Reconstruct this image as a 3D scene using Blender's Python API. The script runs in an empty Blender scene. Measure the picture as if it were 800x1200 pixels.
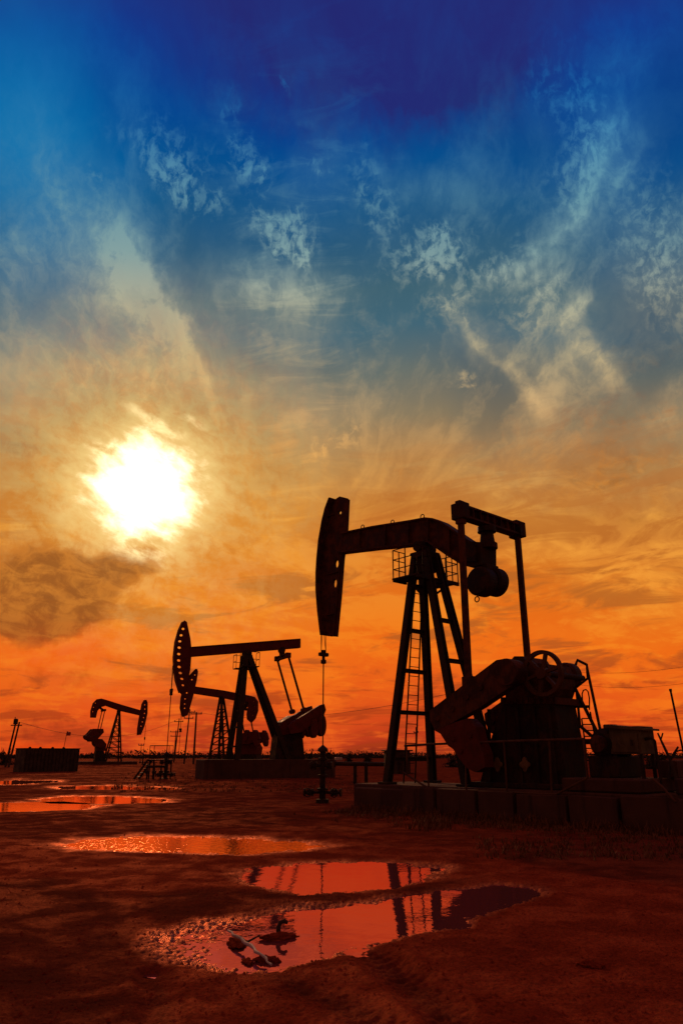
import bpy, bmesh, math, random
import numpy as np
from mathutils import Vector, Matrix
from mathutils.geometry import tessellate_polygon

random.seed(7)
SC = bpy.context.scene
COL = SC.collection
R = math.radians
PI = math.pi

# ------------------------------------------------------------------ camera
FPX = 850.0                      # focal length in pixels of the 800 x 1200 photograph
EYE = 1.4
PITCH = math.atan(285.0 / FPX)   # the horizon lies 285 px under the middle of the photograph
CP, SP = math.cos(PITCH), math.sin(PITCH)
cam = bpy.data.cameras.new('camera')
cam.sensor_fit = 'VERTICAL'
cam.sensor_height = 36.0
cam.sensor_width = 24.0
cam.lens = FPX / 1200.0 * 36.0
cam.clip_start = 0.1
cam.clip_end = 20000
co = bpy.data.objects.new('camera', cam)
co.location = (0, 0, EYE)
co.rotation_euler = (PI / 2 + PITCH, 0, 0)
COL.objects.link(co)
SC.camera = co


def ray(px, py):
    a, b = (px - 400) / FPX, (600 - py) / FPX
    return Vector((a, CP - SP * b, SP + CP * b))


def gpt(px, py, z=0.0):
    """point of the level z seen at a pixel of the photograph"""
    d = ray(px, py)
    s = (z - EYE) / d.z
    return Vector((d.x * s, d.y * s, z))


def at(px, py, Y):
    """point at depth Y seen at a pixel"""
    d = ray(px, py)
    s = Y / d.y
    return Vector((d.x * s, Y, EYE + d.z * s))


def azel(px, py):
    d = ray(px, py)
    return (math.degrees(math.atan2(d.x, d.y)), math.degrees(math.atan2(d.z, math.hypot(d.x, d.y))))


class Frame:
    """upright local frame of a machine: x along the beam, y across it, z up"""
    def __init__(s, ox, oy, deg):
        s.o = Vector((ox, oy, 0)); s.rz = R(deg)
        s.u = Vector((math.cos(s.rz), math.sin(s.rz), 0)); s.w = Vector((-math.sin(s.rz), math.cos(s.rz), 0))

    def px(s, x, y, c=0.0):
        """(x, z) of a traced pixel in the upright plane local y = c"""
        d = ray(x, y); C = Vector((0, 0, EYE))
        k = (c + (s.o - C).dot(s.w)) / d.dot(s.w)
        P = C + d * k - s.o
        return (P.dot(s.u), P.z)

    def p3(s, x, y, c=0.0):
        a, z = s.px(x, y, c)
        return Vector((a, c, z))

    def pl(s, pts, c=0.0):
        return [s.px(x, y, c) for x, y in pts]


# ------------------------------------------------------------------ helpers
def srgb(r, g, b):
    def f(v):
        v /= 255.0
        return v / 12.92 if v <= .04045 else ((v + .055) / 1.055) ** 2.4
    return (f(r), f(g), f(b), 1.0)


def tag(o, label=None, cat=None, group=None, kind=None):
    if label: o['label'] = label
    if cat: o['category'] = cat
    if group: o['group'] = group
    if kind: o['kind'] = kind
    return o


def empty(name, loc=(0, 0, 0), rz=0.0):
    o = bpy.data.objects.new(name, None)
    o.location = loc; o.rotation_euler = (0, 0, rz)
    o.empty_display_size = .3
    COL.objects.link(o)
    return o


def children(o):
    return [c for c in bpy.data.objects if c.parent == o]


def copy_tree(o, parent=None):
    kids = children(o)
    c = o.copy(); COL.objects.link(c)
    c.parent = parent
    for k in kids:
        copy_tree(k, c)
    return c


class MB:
    def __init__(s):
        s.v = []; s.f = []; s.sm = []

    def add(s, vs, fs, smooth=False):
        n = len(s.v)
        s.v += [tuple(p) for p in vs]
        for f in fs:
            s.f.append(tuple(i + n for i in f)); s.sm.append(smooth)
        return s

    def box(s, c, size, rz=0.0, ch=None):
        x, y, z = (k / 2 for k in size)
        m = Matrix.Rotation(rz, 3, 'Z'); c = Vector(c)
        if ch is None: ch = min(.018, min(size) * .18)
        vs = []
        for sz in (-1, 1):
            for k in (ch, 0) if sz < 0 else (0, ch):
                zz = sz * (z if k else z - ch)
                for sx, sy in ((-1, -1), (1, -1), (1, 1), (-1, 1)):
                    vs.append(m @ Vector((sx * (x - k), sy * (y - k), zz)) + c)
        fs = [(3, 2, 1, 0), (12, 13, 14, 15)]
        for r in range(3):
            for i in range(4):
                j = (i + 1) % 4
                fs.append((r * 4 + i, r * 4 + j, r * 4 + 4 + j, r * 4 + 4 + i))
        return s.add(vs, fs)

    def bar(s, a, b, w, h=None, up=(0, 0, 1)):
        """rectangular bar from a to b; w across, h along 'up'"""
        a, b = Vector(a), Vector(b); h = w if h is None else h
        d = (b - a).normalized(); up = Vector(up)
        if abs(d.dot(up)) > .97: up = Vector((0, 1, 0)) if abs(d.y) < .9 else Vector((1, 0, 0))
        x = d.cross(up).normalized(); y = x.cross(d).normalized()
        vs = []
        for p in (a, b):
            for sx, sy in ((-1, -1), (1, -1), (1, 1), (-1, 1)):
                vs.append(p + x * (sx * w / 2) + y * (sy * h / 2))
        return s.add(vs, [(0, 1, 2, 3), (7, 6, 5, 4), (4, 5, 1, 0), (5, 6, 2, 1), (6, 7, 3, 2), (7, 4, 0, 3)])

    def ibar(s, a, b, w, h, t=.03, up=(0, 0, 1)):
        """rolled I section"""
        a, b = Vector(a), Vector(b)
        d = (b - a).normalized(); up = Vector(up)
        if abs(d.dot(up)) > .97: up = Vector((0, 1, 0)) if abs(d.y) < .9 else Vector((1, 0, 0))
        x = d.cross(up).normalized(); y = x.cross(d).normalized()
        s.bar(a + y * (h / 2 - t / 2), b + y * (h / 2 - t / 2), w, t, up)
        s.bar(a - y * (h / 2 - t / 2), b - y * (h / 2 - t / 2), w, t, up)
        s.bar(a, b, t, h - 2 * t, up)
        return s

    def tube(s, pts, r, n=10, closed=False, cap=True):
        pts = [Vector(p) for p in pts]; N = len(pts)
        rs = r if isinstance(r, (list, tuple)) else [r] * N
        rings = []; px = None
        for i, p in enumerate(pts):
            if closed: d = pts[(i + 1) % N] - pts[i - 1]
            else: d = pts[min(i + 1, N - 1)] - pts[max(i - 1, 0)]
            d.normalize()
            if px is None:
                up = Vector((0, 0, 1)) if abs(d.z) < .9 else Vector((0, 1, 0))
                px = d.cross(up).normalized()
            else:
                px = (px - d * px.dot(d)).normalized()
            y = d.cross(px)
            rings.append([p + (px * math.cos(2 * PI * k / n) + y * math.sin(2 * PI * k / n)) * rs[i] for k in range(n)])
        vs = [v for g in rings for v in g]; fs = []
        for i in range(N if closed else N - 1):
            j = (i + 1) % N
            for k in range(n):
                l = (k + 1) % n
                fs.append((i * n + k, i * n + l, j * n + l, j * n + k))
        s.add(vs, fs, True)
        if cap and not closed:
            s.add(rings[0], [tuple(range(n))[::-1]]); s.add(rings[-1], [tuple(range(n))])
        return s

    def prism(s, out, y0, y1, holes=()):
        """upright plate: outline (x, z), from y0 to y1, holes bored right through"""
        loops = [list(out)] + [list(h) for h in holes]
        flat = [p for l in loops for p in l]; n = len(flat)
        tri = tessellate_polygon([[Vector((x, z, 0)) for x, z in l] for l in loops])
        vs = [(x, y0, z) for x, z in flat] + [(x, y1, z) for x, z in flat]
        fs = [t for t in tri] + [tuple(i + n for i in t[::-1]) for t in tri]
        k = 0
        for l in loops:
            m = len(l)
            for i in range(m):
                j = (i + 1) % m
                fs.append((k + i, k + j, k + j + n, k + i + n))
            k += m
        return s.add(vs, fs)

    def disc(s, c, r, y0, y1, n=28):
        return s.prism([(c[0] + r * math.cos(2 * PI * k / n), c[1] + r * math.sin(2 * PI * k / n)) for k in range(n)], y0, y1)

    def lathe(s, c, prof, n=16, axis='z'):
        """prof: (radius, height)"""
        c = Vector(c); vs = []
        for r, h in prof:
            for k in range(n):
                a = 2 * PI * k / n
                p = (r * math.cos(a), r * math.sin(a), h)
                if axis == 'x': p = (h, p[0], p[1])
                if axis == 'y': p = (p[0], h, p[1])
                vs.append(c + Vector(p))
        fs = []
        for i in range(len(prof) - 1):
            for k in range(n):
                l = (k + 1) % n
                fs.append((i * n + k, i * n + l, (i + 1) * n + l, (i + 1) * n + k))
        fs.append(tuple(range(n))[::-1]); fs.append(tuple((len(prof) - 1) * n + k for k in range(n)))
        return s.add(vs, fs)

    def ring(s, c, r, t, axis='y', n=20):
        pts = []
        for k in range(n):
            a = 2 * PI * k / n; p = (r * math.cos(a), r * math.sin(a))
            pts.append(Vector(c) + Vector({'y': (p[0], 0, p[1]), 'x': (0, p[0], p[1]), 'z': (p[0], p[1], 0)}[axis]))
        return s.tube(pts, t, 8, closed=True)

    def build(s, name, mat, parent=None, fix=True):
        me = bpy.data.meshes.new(name)
        me.from_pydata(s.v, [], s.f)
        me.polygons.foreach_set('use_smooth', s.sm)
        if fix:
            bm = bmesh.new(); bm.from_mesh(me)
            bmesh.ops.recalc_face_normals(bm, faces=bm.faces)
            bm.to_mesh(me); bm.free()
        me.materials.append(mat); me.update()
        o = bpy.data.objects.new(name, me); COL.objects.link(o)
        if parent is not None: o.parent = parent
        return o


def ellipse(cx, cy, rx, ry, rot=0.0, n=14):
    c, s_ = math.cos(R(rot)), math.sin(R(rot)); r = []
    for k in range(n):
        a = 2 * PI * k / n
        x, y = rx * math.cos(a), ry * math.sin(a)
        r.append((cx + x * c - y * s_, cy + x * s_ + y * c))
    return r


# ------------------------------------------------------------------ node helpers
class NT:
    def __init__(s, nt): s.nt = nt

    def n(s, t, **kw):
        nd = s.nt.nodes.new(t)
        for k, v in kw.items(): setattr(nd, k, v)
        return nd

    def put(s, sock, v):
        if v is None: return
        if isinstance(v, bpy.types.NodeSocket): s.nt.links.new(v, sock)
        else: sock.default_value = v

    def m(s, op, a, b=None, c=None, clamp=False):
        nd = s.n('ShaderNodeMath', operation=op, use_clamp=clamp)
        for i, v in enumerate((a, b, c)): s.put(nd.inputs[i], v)
        return nd.outputs[0]

    def add(s, a, b): return s.m('ADD', a, b)
    def sub(s, a, b): return s.m('SUBTRACT', a, b)
    def mul(s, a, b, clamp=False): return s.m('MULTIPLY', a, b, clamp=clamp)
    def mx(s, a, b): return s.m('MAXIMUM', a, b)

    def rng(s, v, a, b, c=0.0, d=1.0, smooth=True):
        nd = s.n('ShaderNodeMapRange', interpolation_type='SMOOTHSTEP' if smooth else 'LINEAR', clamp=True)
        s.put(nd.inputs['Value'], v)
        for k, q in zip(('From Min', 'From Max', 'To Min', 'To Max'), (a, b, c, d)): s.put(nd.inputs[k], q)
        return nd.outputs[0]

    def noise(s, vec, scale, detail=4.0, rough=.5, dist=0.0, lac=2.0, dims='3D'):
        nd = s.n('ShaderNodeTexNoise', noise_dimensions=dims)
        s.put(nd.inputs['Vector'], vec)
        for k, q in (('Scale', scale), ('Detail', detail), ('Roughness', rough), ('Distortion', dist), ('Lacunarity', lac)):
            nd.inputs[k].default_value = q
        return nd

    def xyz(s, x=0.0, y=0.0, z=0.0):
        nd = s.n('ShaderNodeCombineXYZ')
        for i, v in enumerate((x, y, z)): s.put(nd.inputs[i], v)
        return nd.outputs[0]

    def vm(s, op, a, b=None, scale=None):
        nd = s.n('ShaderNodeVectorMath', operation=op)
        s.put(nd.inputs[0], a)
        if b is not None: s.put(nd.inputs[1], b)
        if scale is not None: s.put(nd.inputs['Scale'], scale)
        return nd

    def mapping(s, v, loc=(0, 0, 0), rot=0.0, scale=(1, 1, 1), kind='TEXTURE'):
        nd = s.n('ShaderNodeMapping', vector_type=kind)
        s.put(nd.inputs['Vector'], v)
        nd.inputs['Location'].default_value = loc
        nd.inputs['Rotation'].default_value = (0, 0, rot)
        nd.inputs['Scale'].default_value = scale
        return nd.outputs[0]

    def ramp(s, f, stops, interp='LINEAR'):
        nd = s.n('ShaderNodeValToRGB'); cr = nd.color_ramp
        cr.interpolation = interp
        while len(cr.elements) < len(stops): cr.elements.new(.5)
        for e, (p, c) in zip(cr.elements, stops):
            e.position = p; e.color = c
        s.put(nd.inputs[0], f)
        return nd.outputs[0]

    def mix(s, f, a, b, mode='MIX'):
        nd = s.n('ShaderNodeMix', data_type='RGBA', blend_type=mode)
        s.put(nd.inputs[0], f); s.put(nd.inputs[6], a); s.put(nd.inputs[7], b)
        return nd.outputs[2]


# ------------------------------------------------------------------ materials
def new_mat(name):
    m = bpy.data.materials.new(name); m.use_nodes = True
    t = NT(m.node_tree)
    return m, t, m.node_tree.nodes['Principled BSDF']


def worn_metal(name, c0, c1, rough=.65, scale=3.0, spec=.08):
    m, t, p = new_mat(name)
    tc = t.n('ShaderNodeTexCoord').outputs['Object']
    a = t.noise(tc, scale, 6, .65, .4).outputs[0]
    b = t.noise(t.mapping(tc, scale=(.3, .3, 1.6)), scale * 3, 4, .6).outputs[0]
    f = t.rng(t.add(a, t.mul(b, .4)), .58, .86)
    t.put(p.inputs['Base Color'], t.mix(f, c0, c1))
    t.put(p.inputs['Roughness'], t.rng(a, .3, .7, rough - .15, rough + .2))
    p.inputs['Specular IOR Level'].default_value = spec
    bp = t.n('ShaderNodeBump'); bp.inputs['Strength'].default_value = .25; bp.inputs['Distance'].default_value = .01
    t.put(bp.inputs['Height'], t.noise(tc, 22, 5, .7).outputs[0]); t.put(p.inputs['Normal'], bp.outputs[0])
    return m


M = {}
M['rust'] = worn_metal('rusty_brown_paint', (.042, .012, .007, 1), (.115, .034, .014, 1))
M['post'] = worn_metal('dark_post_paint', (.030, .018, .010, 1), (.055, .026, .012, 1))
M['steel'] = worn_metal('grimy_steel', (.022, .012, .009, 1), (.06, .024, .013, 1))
M['red'] = worn_metal('faded_red_paint', (.13, .018, .010, 1), (.085, .018, .010, 1))
M['rail'] = worn_metal('rusty_rail_paint', (.115, .042, .018, 1), (.065, .025, .014, 1))
M['ochre'] = worn_metal('ochre_plate', (.20, .10, .04, 1), (.10, .05, .02, 1))
M['wood'] = worn_metal('weathered_wood', (.07, .035, .02, 1), (.04, .02, .012, 1), .8, 2, .15)
M['cable'] = worn_metal('dark_cable', (.02, .012, .01, 1), (.03, .015, .012, 1))
M['cabinet'] = worn_metal('cabinet_paint', (.13, .075, .035, 1), (.08, .045, .02, 1))
M['pale'] = worn_metal('pale_dusty_paint', (.5, .36, .28, 1), (.35, .24, .18, 1))


def concrete():
    m, t, p = new_mat('stained_concrete')
    tc = t.n('ShaderNodeTexCoord').outputs['Object']
    a = t.noise(tc, 1.3, 6, .6).outputs[0]
    st = t.noise(t.mapping(tc, scale=(.22, .22, 2.2)), 1.0, 5, .6).outputs[0]
    c = t.mix(t.rng(a, .3, .7), (.060, .021, .013, 1), (.100, .036, .020, 1))
    c = t.mix(t.rng(st, .52, .7, 0, .75), c, (.032, .014, .009, 1))
    t.put(p.inputs['Base Color'], c); p.inputs['Roughness'].default_value = .9
    p.inputs['Specular IOR Level'].default_value = .15
    bp = t.n('ShaderNodeBump'); bp.inputs['Strength'].default_value = .5; bp.inputs['Distance'].default_value = .02
    t.put(bp.inputs['Height'], t.noise(tc, 14, 7, .7).outputs[0]); t.put(p.inputs['Normal'], bp.outputs[0])
    return m


M['concrete'] = concrete()


def mud():
    m, t, p = new_mat('red_brown_mud')
    nt = m.node_tree; nt.nodes.remove(p)
    tc = t.n('ShaderNodeTexCoord').outputs['Object']
    big = t.noise(tc, .30, 5, .6, .3).outputs[0]
    mid = t.noise(tc, 1.7, 7, .65, .4).outputs[0]
    fin = t.noise(tc, 34, 5, .7).outputs[0]
    c = t.mix(t.rng(mid, .34, .66), (.20, .0250, .0085, 1), (.36, .0500, .0160, 1))
    c = t.mix(t.rng(big, .42, .66, 0, .45), c, (.42, .062, .019, 1))
    c = t.mix(t.rng(fin, .40, .56, .5, 0), c, (.07, .012, .005, 1))
    st = t.n('ShaderNodeAttribute', attribute_name='dark_soil')
    c = t.mix(t.mul(st.outputs['Fac'], t.rng(mid, .3, .6, .85, .55)), c, (.060, .014, .008, 1))   # darker soil inside the outlined zones
    gr = t.n('ShaderNodeTexVoronoi'); gr.inputs['Scale'].default_value = 42; t.put(gr.inputs['Vector'], tc)
    c = t.mix(t.rng(gr.outputs['Distance'], .08, .22, .5, 0), c, (.06, .016, .006, 1))
    bp = t.n('ShaderNodeBump'); bp.inputs['Strength'].default_value = .9; bp.inputs['Distance'].default_value = .03
    t.put(bp.inputs['Height'], t.add(t.mul(t.noise(tc, 9, 8, .72).outputs[0], 1.0), t.mul(fin, .35)))
    d = t.n('ShaderNodeBsdfDiffuse'); t.put(d.inputs['Color'], c); d.inputs['Roughness'].default_value = .6; t.put(d.inputs['Normal'], bp.outputs[0])
    g = t.n('ShaderNodeBsdfGlossy'); g.inputs['Color'].default_value = (.9, .30, .16, 1); t.put(g.inputs['Normal'], bp.outputs[0])
    damp = t.rng(t.add(mid, t.mul(big, .7)), .72, 1.05)
    ge = t.n('ShaderNodeAttribute', attribute_name='wet')   # mud round the puddles is soaked
    shore = t.mul(ge.outputs['Fac'], t.rng(mid, .30, .62, .45, 1.0))
    c2 = t.mix(t.mul(shore, .5), c, (.05, .008, .003, 1)); t.put(d.inputs['Color'], c2)
    t.put(g.inputs['Roughness'], t.sub(t.rng(damp, 0, 1, .60, .45), t.mul(shore, .18)))
    mx = t.n('ShaderNodeMixShader'); t.put(mx.inputs[0], t.add(t.rng(damp, 0, 1, .012, .04), t.mul(shore, .34))); t.put(mx.inputs[1], d.outputs[0]); t.put(mx.inputs[2], g.outputs[0])
    t.put(nt.nodes['Material Output'].inputs[0], mx.outputs[0])
    return m


def water(name, tint, murk, ripple, rough, sc):
    """puddle: red silt colours what it mirrors"""
    m, t, p = new_mat(name)
    nt = m.node_tree; nt.nodes.remove(p)
    tc = t.n('ShaderNodeTexCoord').outputs['Object']
    bp = t.n('ShaderNodeBump'); bp.inputs['Strength'].default_value = ripple; bp.inputs['Distance'].default_value = .02
    t.put(bp.inputs['Height'], t.noise(tc, sc, 4, .55).outputs[0])
    g = t.n('ShaderNodeBsdfGlossy'); g.inputs['Color'].default_value = tint; g.inputs['Roughness'].default_value = rough; t.put(g.inputs['Normal'], bp.outputs[0])
    d = t.n('ShaderNodeBsdfDiffuse'); d.inputs['Color'].default_value = murk
    ad = t.n('ShaderNodeAddShader'); t.put(ad.inputs[0], g.outputs[0]); t.put(ad.inputs[1], d.outputs[0])
    t.put(nt.nodes['Material Output'].inputs[0], ad.outputs[0])
    return m


M['mud'] = mud()
M['water'] = water('muddy_red_water', (.49, .155, .44, 1), (.07, .018, .017, 1), .12, .02, 3.5)
M['water_ruffled'] = water('ruffled_water', (.92, .40, .26, 1), (.05, .012, .006, 1), .42, .05, 8.0)
M['water_still'] = water('still_shallow_water', (.97, .55, .42, 1), (.05, .012, .006, 1), .14, .03, 4.0)


def leafy(name, c0, c1):
    m, t, p = new_mat(name)
    tc = t.n('ShaderNodeTexCoord').outputs['Object']
    t.put(p.inputs['Base Color'], t.mix(t.noise(tc, .6, 4).outputs[0], c0, c1))
    p.inputs['Roughness'].default_value = .85; p.inputs['Specular IOR Level'].default_value = .1
    return m


M['leaf'] = leafy('dusky_foliage', (.030, .020, .010, 1), (.06, .032, .014, 1))
M['grass'] = leafy('dry_grass', (.12, .040, .014, 1), (.18, .060, .02, 1))
M['bark'] = worn_metal('bark', (.04, .022, .014, 1), (.06, .03, .02, 1), .85, 3, .1)

# ------------------------------------------------------------------ sky
SUN_AZ, SUN_EL = azel(170, 573)


def build_sky():
    w = bpy.data.worlds.new('World'); SC.world = w; w.use_nodes = True
    nt = w.node_tree; nt.nodes.clear(); t = NT(nt)
    d = t.n('ShaderNodeTexCoord').outputs['Generated']
    sep = t.n('ShaderNodeSeparateXYZ'); t.put(sep.inputs[0], d)
    X, Y, Z = sep.outputs
    DEG = 180 / PI
    az = t.mul(t.m('ARCTAN2', X, Y), DEG)
    el = t.mul(t.m('ARCSINE', Z), DEG)
    p0 = t.xyz(az, el, 0.0)
    # air currents bend every cloud edge a little
    def warp(v, scale, amt, det=5):
        sc = t.n('ShaderNodeSeparateColor'); t.put(sc.inputs[0], t.noise(v, scale, det, .6, dims='2D').outputs[1])
        nd = t.vm('MULTIPLY_ADD', t.xyz(t.sub(sc.outputs[0], .5), t.sub(sc.outputs[1], .5), 0.0), (amt, amt, 0))
        t.put(nd.inputs[2], v)
        return nd.outputs[0]
    p = warp(p0, .09, 5.0)
    pf = warp(p, .35, 3.2)
    pv = warp(p0, .22, 2.2)

    def cap(a, b, hw, wgt, v=p):
        """long soft ellipse of cloud between two points of the sky, hw degrees half wide"""
        A, B = azel(*a), azel(*b)
        cx, cy = (A[0] + B[0]) / 2, (A[1] + B[1]) / 2
        dx, dy = B[0] - A[0], B[1] - A[1]
        L = math.hypot(dx, dy) / 2 + hw
        th = math.atan2(dy, dx); ca, sa = math.cos(th), math.sin(th)
        g = t.sub(t.vm('DOT_PRODUCT', v, (ca / L, sa / L, 0)).outputs['Value'], (cx * ca + cy * sa) / L)
        h = t.sub(t.vm('DOT_PRODUCT', v, (-sa / hw, ca / hw, 0)).outputs['Value'], (cy * ca - cx * sa) / hw)
        return t.rng(t.m('SQRT', t.m('MULTIPLY_ADD', h, h, t.mul(g, g))), .0, 1.0, wgt, 0.0)

    def total(lst, v=p):
        acc = None
        for a, b, hw, wg in lst:
            c = cap(a, b, hw, wg, v)
            acc = c if acc is None else t.add(acc, c)
        return acc

    # clear air: colour by elevation
    def E(y): return max(0.0, azel(400, y)[1] / 60.0)
    base = [(885, (146, 48, 24)), (868, (186, 58, 26)), (840, (214, 74, 26)), (800, (230, 90, 24)), (750, (238, 106, 22)), (700, (226, 110, 26)),
            (650, (214, 118, 36)), (600, (198, 124, 52)), (550, (172, 126, 74)), (500, (138, 122, 94)), (450, (104, 112, 106)), (400, (66, 102, 118)),
            (350, (62, 98, 114)), (300, (44, 90, 121)), (250, (24, 84, 130)), (200, (6, 78, 140)), (150, (2, 68, 142)), (100, (8, 58, 140)),
            (50, (18, 54, 138)), (0, (26, 50, 130))]
    elr = t.add(el, t.mul(t.mul(az, az), .0034))          # the warm belt is banked up towards the sun, not level all round
    elw = t.add(elr, t.mul(t.sub(t.noise(p0, .05, 4, .55, dims='2D').outputs[0], .5), 5.0))
    f = t.m('DIVIDE', t.mx(elw, 0.0), 60.0, clamp=True)
    sky = t.ramp(f, [(E(y), srgb(*c)) for y, c in base])
    # deep violet patch overhead, lighter blue towards the left
    vio = total([((170, -60), (720, -40), 10.0, 1.7), ((400, 48), (600, 64), 5.0, .95)], pf)
    sky = t.mix(t.mul(t.m('MINIMUM', vio, 1.0), .92), sky, srgb(36, 40, 112))
    lft = total([((-40, 60), (90, 260), 13, 1.0), ((0, 120), (60, 180), 8, .5)])
    sky = t.mix(t.mul(lft, .55), sky, srgb(8, 118, 176))
    rdk = total([((740, 420), (800, 330), 9, .9), ((545, 430), (625, 490), 7, .8), ((640, 170), (560, 150), 6, .5), ((800, 30), (790, 200), 5, .6)])
    sky = t.mix(t.mul(rdk, .55), sky, t.mix(t.rng(el, 24, 40), srgb(84, 84, 80), srgb(18, 62, 112)))

    # lit high cloud: colour by elevation
    clo = [(885, (235, 90, 30)), (800, (246, 118, 26)), (740, (248, 138, 32)), (680, (242, 150, 50)), (600, (240, 164, 66)), (540, (228, 168, 92)), (480, (206, 168, 116)),
           (420, (190, 172, 132)), (360, (168, 170, 148)), (300, (130, 160, 160)), (240, (100, 148, 164)), (180, (76, 138, 172)), (120, (40, 120, 178)), (50, (14, 88, 168)), (0, (18, 76, 160))]
    fc = t.m('DIVIDE', t.mx(elr, 0.0), 60.0, clamp=True)
    cc = t.ramp(fc, [(E(y), srgb(*c)) for y, c in clo])

    qs = t.noise(t.mapping(p0, rot=R(4), scale=(4.5, 1, 1)), .55, 6, .62, .6, dims='2D').outputs[0]
    # 1 soft veils and cirrus bands
    veil = total([((80, 220), (255, 490), 6.0, .60), ((120, 290), (225, 460), 4.0, .6), ((62, 180), (250, 475), 2.0, .36), ((150, 300), (275, 500), 1.3, .36), ((95, 200), (205, 380), 1.6, .32), ((20, 150), (120, 300), 1.2, .35), ((20, 90), (60, 240), 6, .35), ((0, 260), (110, 330), 7, .35),
                  ((230, 335), (420, 330), 2.8, .5), ((300, 372), (380, 350), 4.5, .45), ((420, 205), (570, 235), 1.8, .35), ((330, 180), (500, 190), 1.3, .2),
                  ((742, 110), (660, 290), 4.4, .55), ((748, 112), (655, 288), 1.3, .60), ((722, 125), (640, 292), 1.0, .55), ((768, 140), (700, 270), .9, .45), ((690, 250), (620, 310), 3.6, .35), ((645, 288), (556, 330), .9, .65), ((660, 300), (580, 350), .8, .55), ((672, 310), (615, 360), .8, .5), ((650, 285), (540, 350), 1.9, .35),
                  ((512, 345), (580, 430), .9, .75), ((520, 340), (580, 425), 2.4, .5), ((572, 418), (650, 490), 1.0, .6), ((590, 400), (680, 500), 3.2, .45), ((600, 330), (680, 410), 4.5, .28),
                  ((692, 348), (645, 392), 1.0, .8), ((648, 388), (735, 470), 1.2, .65), ((650, 395), (720, 470), 2.4, .30), ((765, 240), (810, 350), 4.5, .5), ((740, 490), (810, 460), 3.0, .35),
                  ((270, 470), (420, 500), 5, .3), ((0, 420), (160, 470), 5, .3), ((470, 560), (700, 520), 4, .25), ((690, 60), (790, 30), 3.5, .5), ((60, 20), (150, 70), 4, .3)])
    # fibres of ice cloud fan out from low in the sunset
    VA, VE = azel(345, 760)
    sv = t.n('ShaderNodeSeparateXYZ'); t.put(sv.inputs[0], pv)
    fx, fy = t.sub(sv.outputs[0], VA), t.mx(t.sub(sv.outputs[1], VE), .5)
    ph = t.m('ARCTAN2', fx, fy); fr = t.m('SQRT', t.add(t.mul(fx, fx), t.mul(fy, fy)))
    fib = t.noise(t.xyz(t.mul(ph, 5.5), t.mul(fr, .085), 0.0), 1.0, 7, .62, .25, dims='2D').outputs[0]
    puffn = t.noise(pv, .70, 7, .64, .1, dims='2D').outputs[0]
    pn = t.noise(pv, 1.15, 6, .62, .1, dims='2D').outputs[0]
    tex = t.rng(t.add(t.mul(fib, .45), t.add(t.mul(puffn, .27), t.mul(pn, .28))), .35, .65, .38, 1.25)
    vm = t.m('MINIMUM', t.mul(t.mul(veil, tex), t.rng(el, 26, 48, .85, .62)), .8)
    # 2 small broken puffs
    puf = total([((150, 150), (240, 200), 3.2, 1.0), ((195, 200), (232, 235), 2.2, .8), ((278, 165), (305, 205), 2.4, 1.0), ((262, 100), (272, 125), 2.0, .55), ((250, 232), (265, 240), 1.6, .7),
                 ((310, 255), (350, 280), 2.6, 1.1), ((345, 290), (356, 308), 1.6, .9), ((425, 205), (450, 270), 3.0, .7), ((450, 305), (550, 280), 2.6, 1.1),
                 ((485, 285), (530, 300), 2.6, .6), ((535, 335), (610, 300), 2.2, .8), ((370, 180), (385, 190), 1.4, .6), ((520, 455), (548, 450), 1.2, .9), ((760, 240), (805, 360), 5.0, .6),
                 ((655, 215), (700, 180), 3.6, .7), ((330, 85), (338, 92), 1.2, .5), ((110, 215), (125, 225), 1.4, .5), ((120, 430), (190, 470), 3, .5), ((60, 460), (100, 440), 2.4, .35),
                 ((500, 360), (540, 350), 2.2, .6), ((590, 370), (660, 340), 3.0, .5), ((640, 80), (700, 150), 4, .6), ((380, 520), (420, 515), 2.2, .7)], pf)
    pm = t.mul(t.m('MINIMUM', puf, 1.1), t.rng(t.add(pn, t.mul(puf, .10)), .45, .76))
    mask = t.m('MINIMUM', t.add(vm, t.mul(pm, .72)), 1.0)
    wash = t.mul(t.rng(t.noise(pv, .10, 7, .6, .3, dims='2D').outputs[0], .40, .75), t.rng(el, 16, 34, .40, .14))
    aside = t.rng(t.m('ABSOLUTE', ph), .10, .36)            # the fan opens to both sides; between them thin level veils
    fibs = t.add(t.mul(fib, aside), t.mul(qs, t.sub(1.0, aside)))
    wisp = t.mul(t.mul(t.rng(t.add(t.mul(fibs, .8), t.mul(puffn, .2)), .46, .72), t.rng(el, 10, 22)), t.rng(el, 34, 52, .36, .10))
    mask = t.m('MINIMUM', t.add(t.add(mask, wash), wisp), 1.0)

    # 3 rolls of low cloud, foreshortened towards the horizon
    iz = t.m('DIVIDE', 1.0, t.add(t.mx(Z, 0.0), .075))
    q = t.xyz(t.mul(X, iz), t.mul(Y, iz), 0.0)
    qn = t.noise(q, 1.5, 8, .60, .5, dims='2D').outputs[0]
    qf = t.noise(t.mapping(p0, rot=R(-8), scale=(2.0, 1, 1)), .95, 6, .62, .7, dims='2D').outputs[0]
    low = t.rng(el, 12, 27, 1.0, 0.0)
    lowm = t.mul(t.rng(t.add(t.mul(qn, .45), t.add(t.mul(qs, .3), t.mul(qf, .25))), .47, .60), low)
    mask = t.m('MINIMUM', t.add(mask, t.mul(lowm, .56)), 1.0)
    sky = t.mix(mask, sky, cc)
    drk = t.mul(t.rng(t.add(t.mul(qs, .5), t.mul(t.noise(q, 1.1, 7, .6, .4, dims='2D').outputs[0], .5)), .50, .40), low)
    sky = t.mix(t.mul(drk, .75), sky, t.mix(t.rng(el, 2, 12), srgb(168, 58, 22), srgb(178, 98, 36)))

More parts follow.
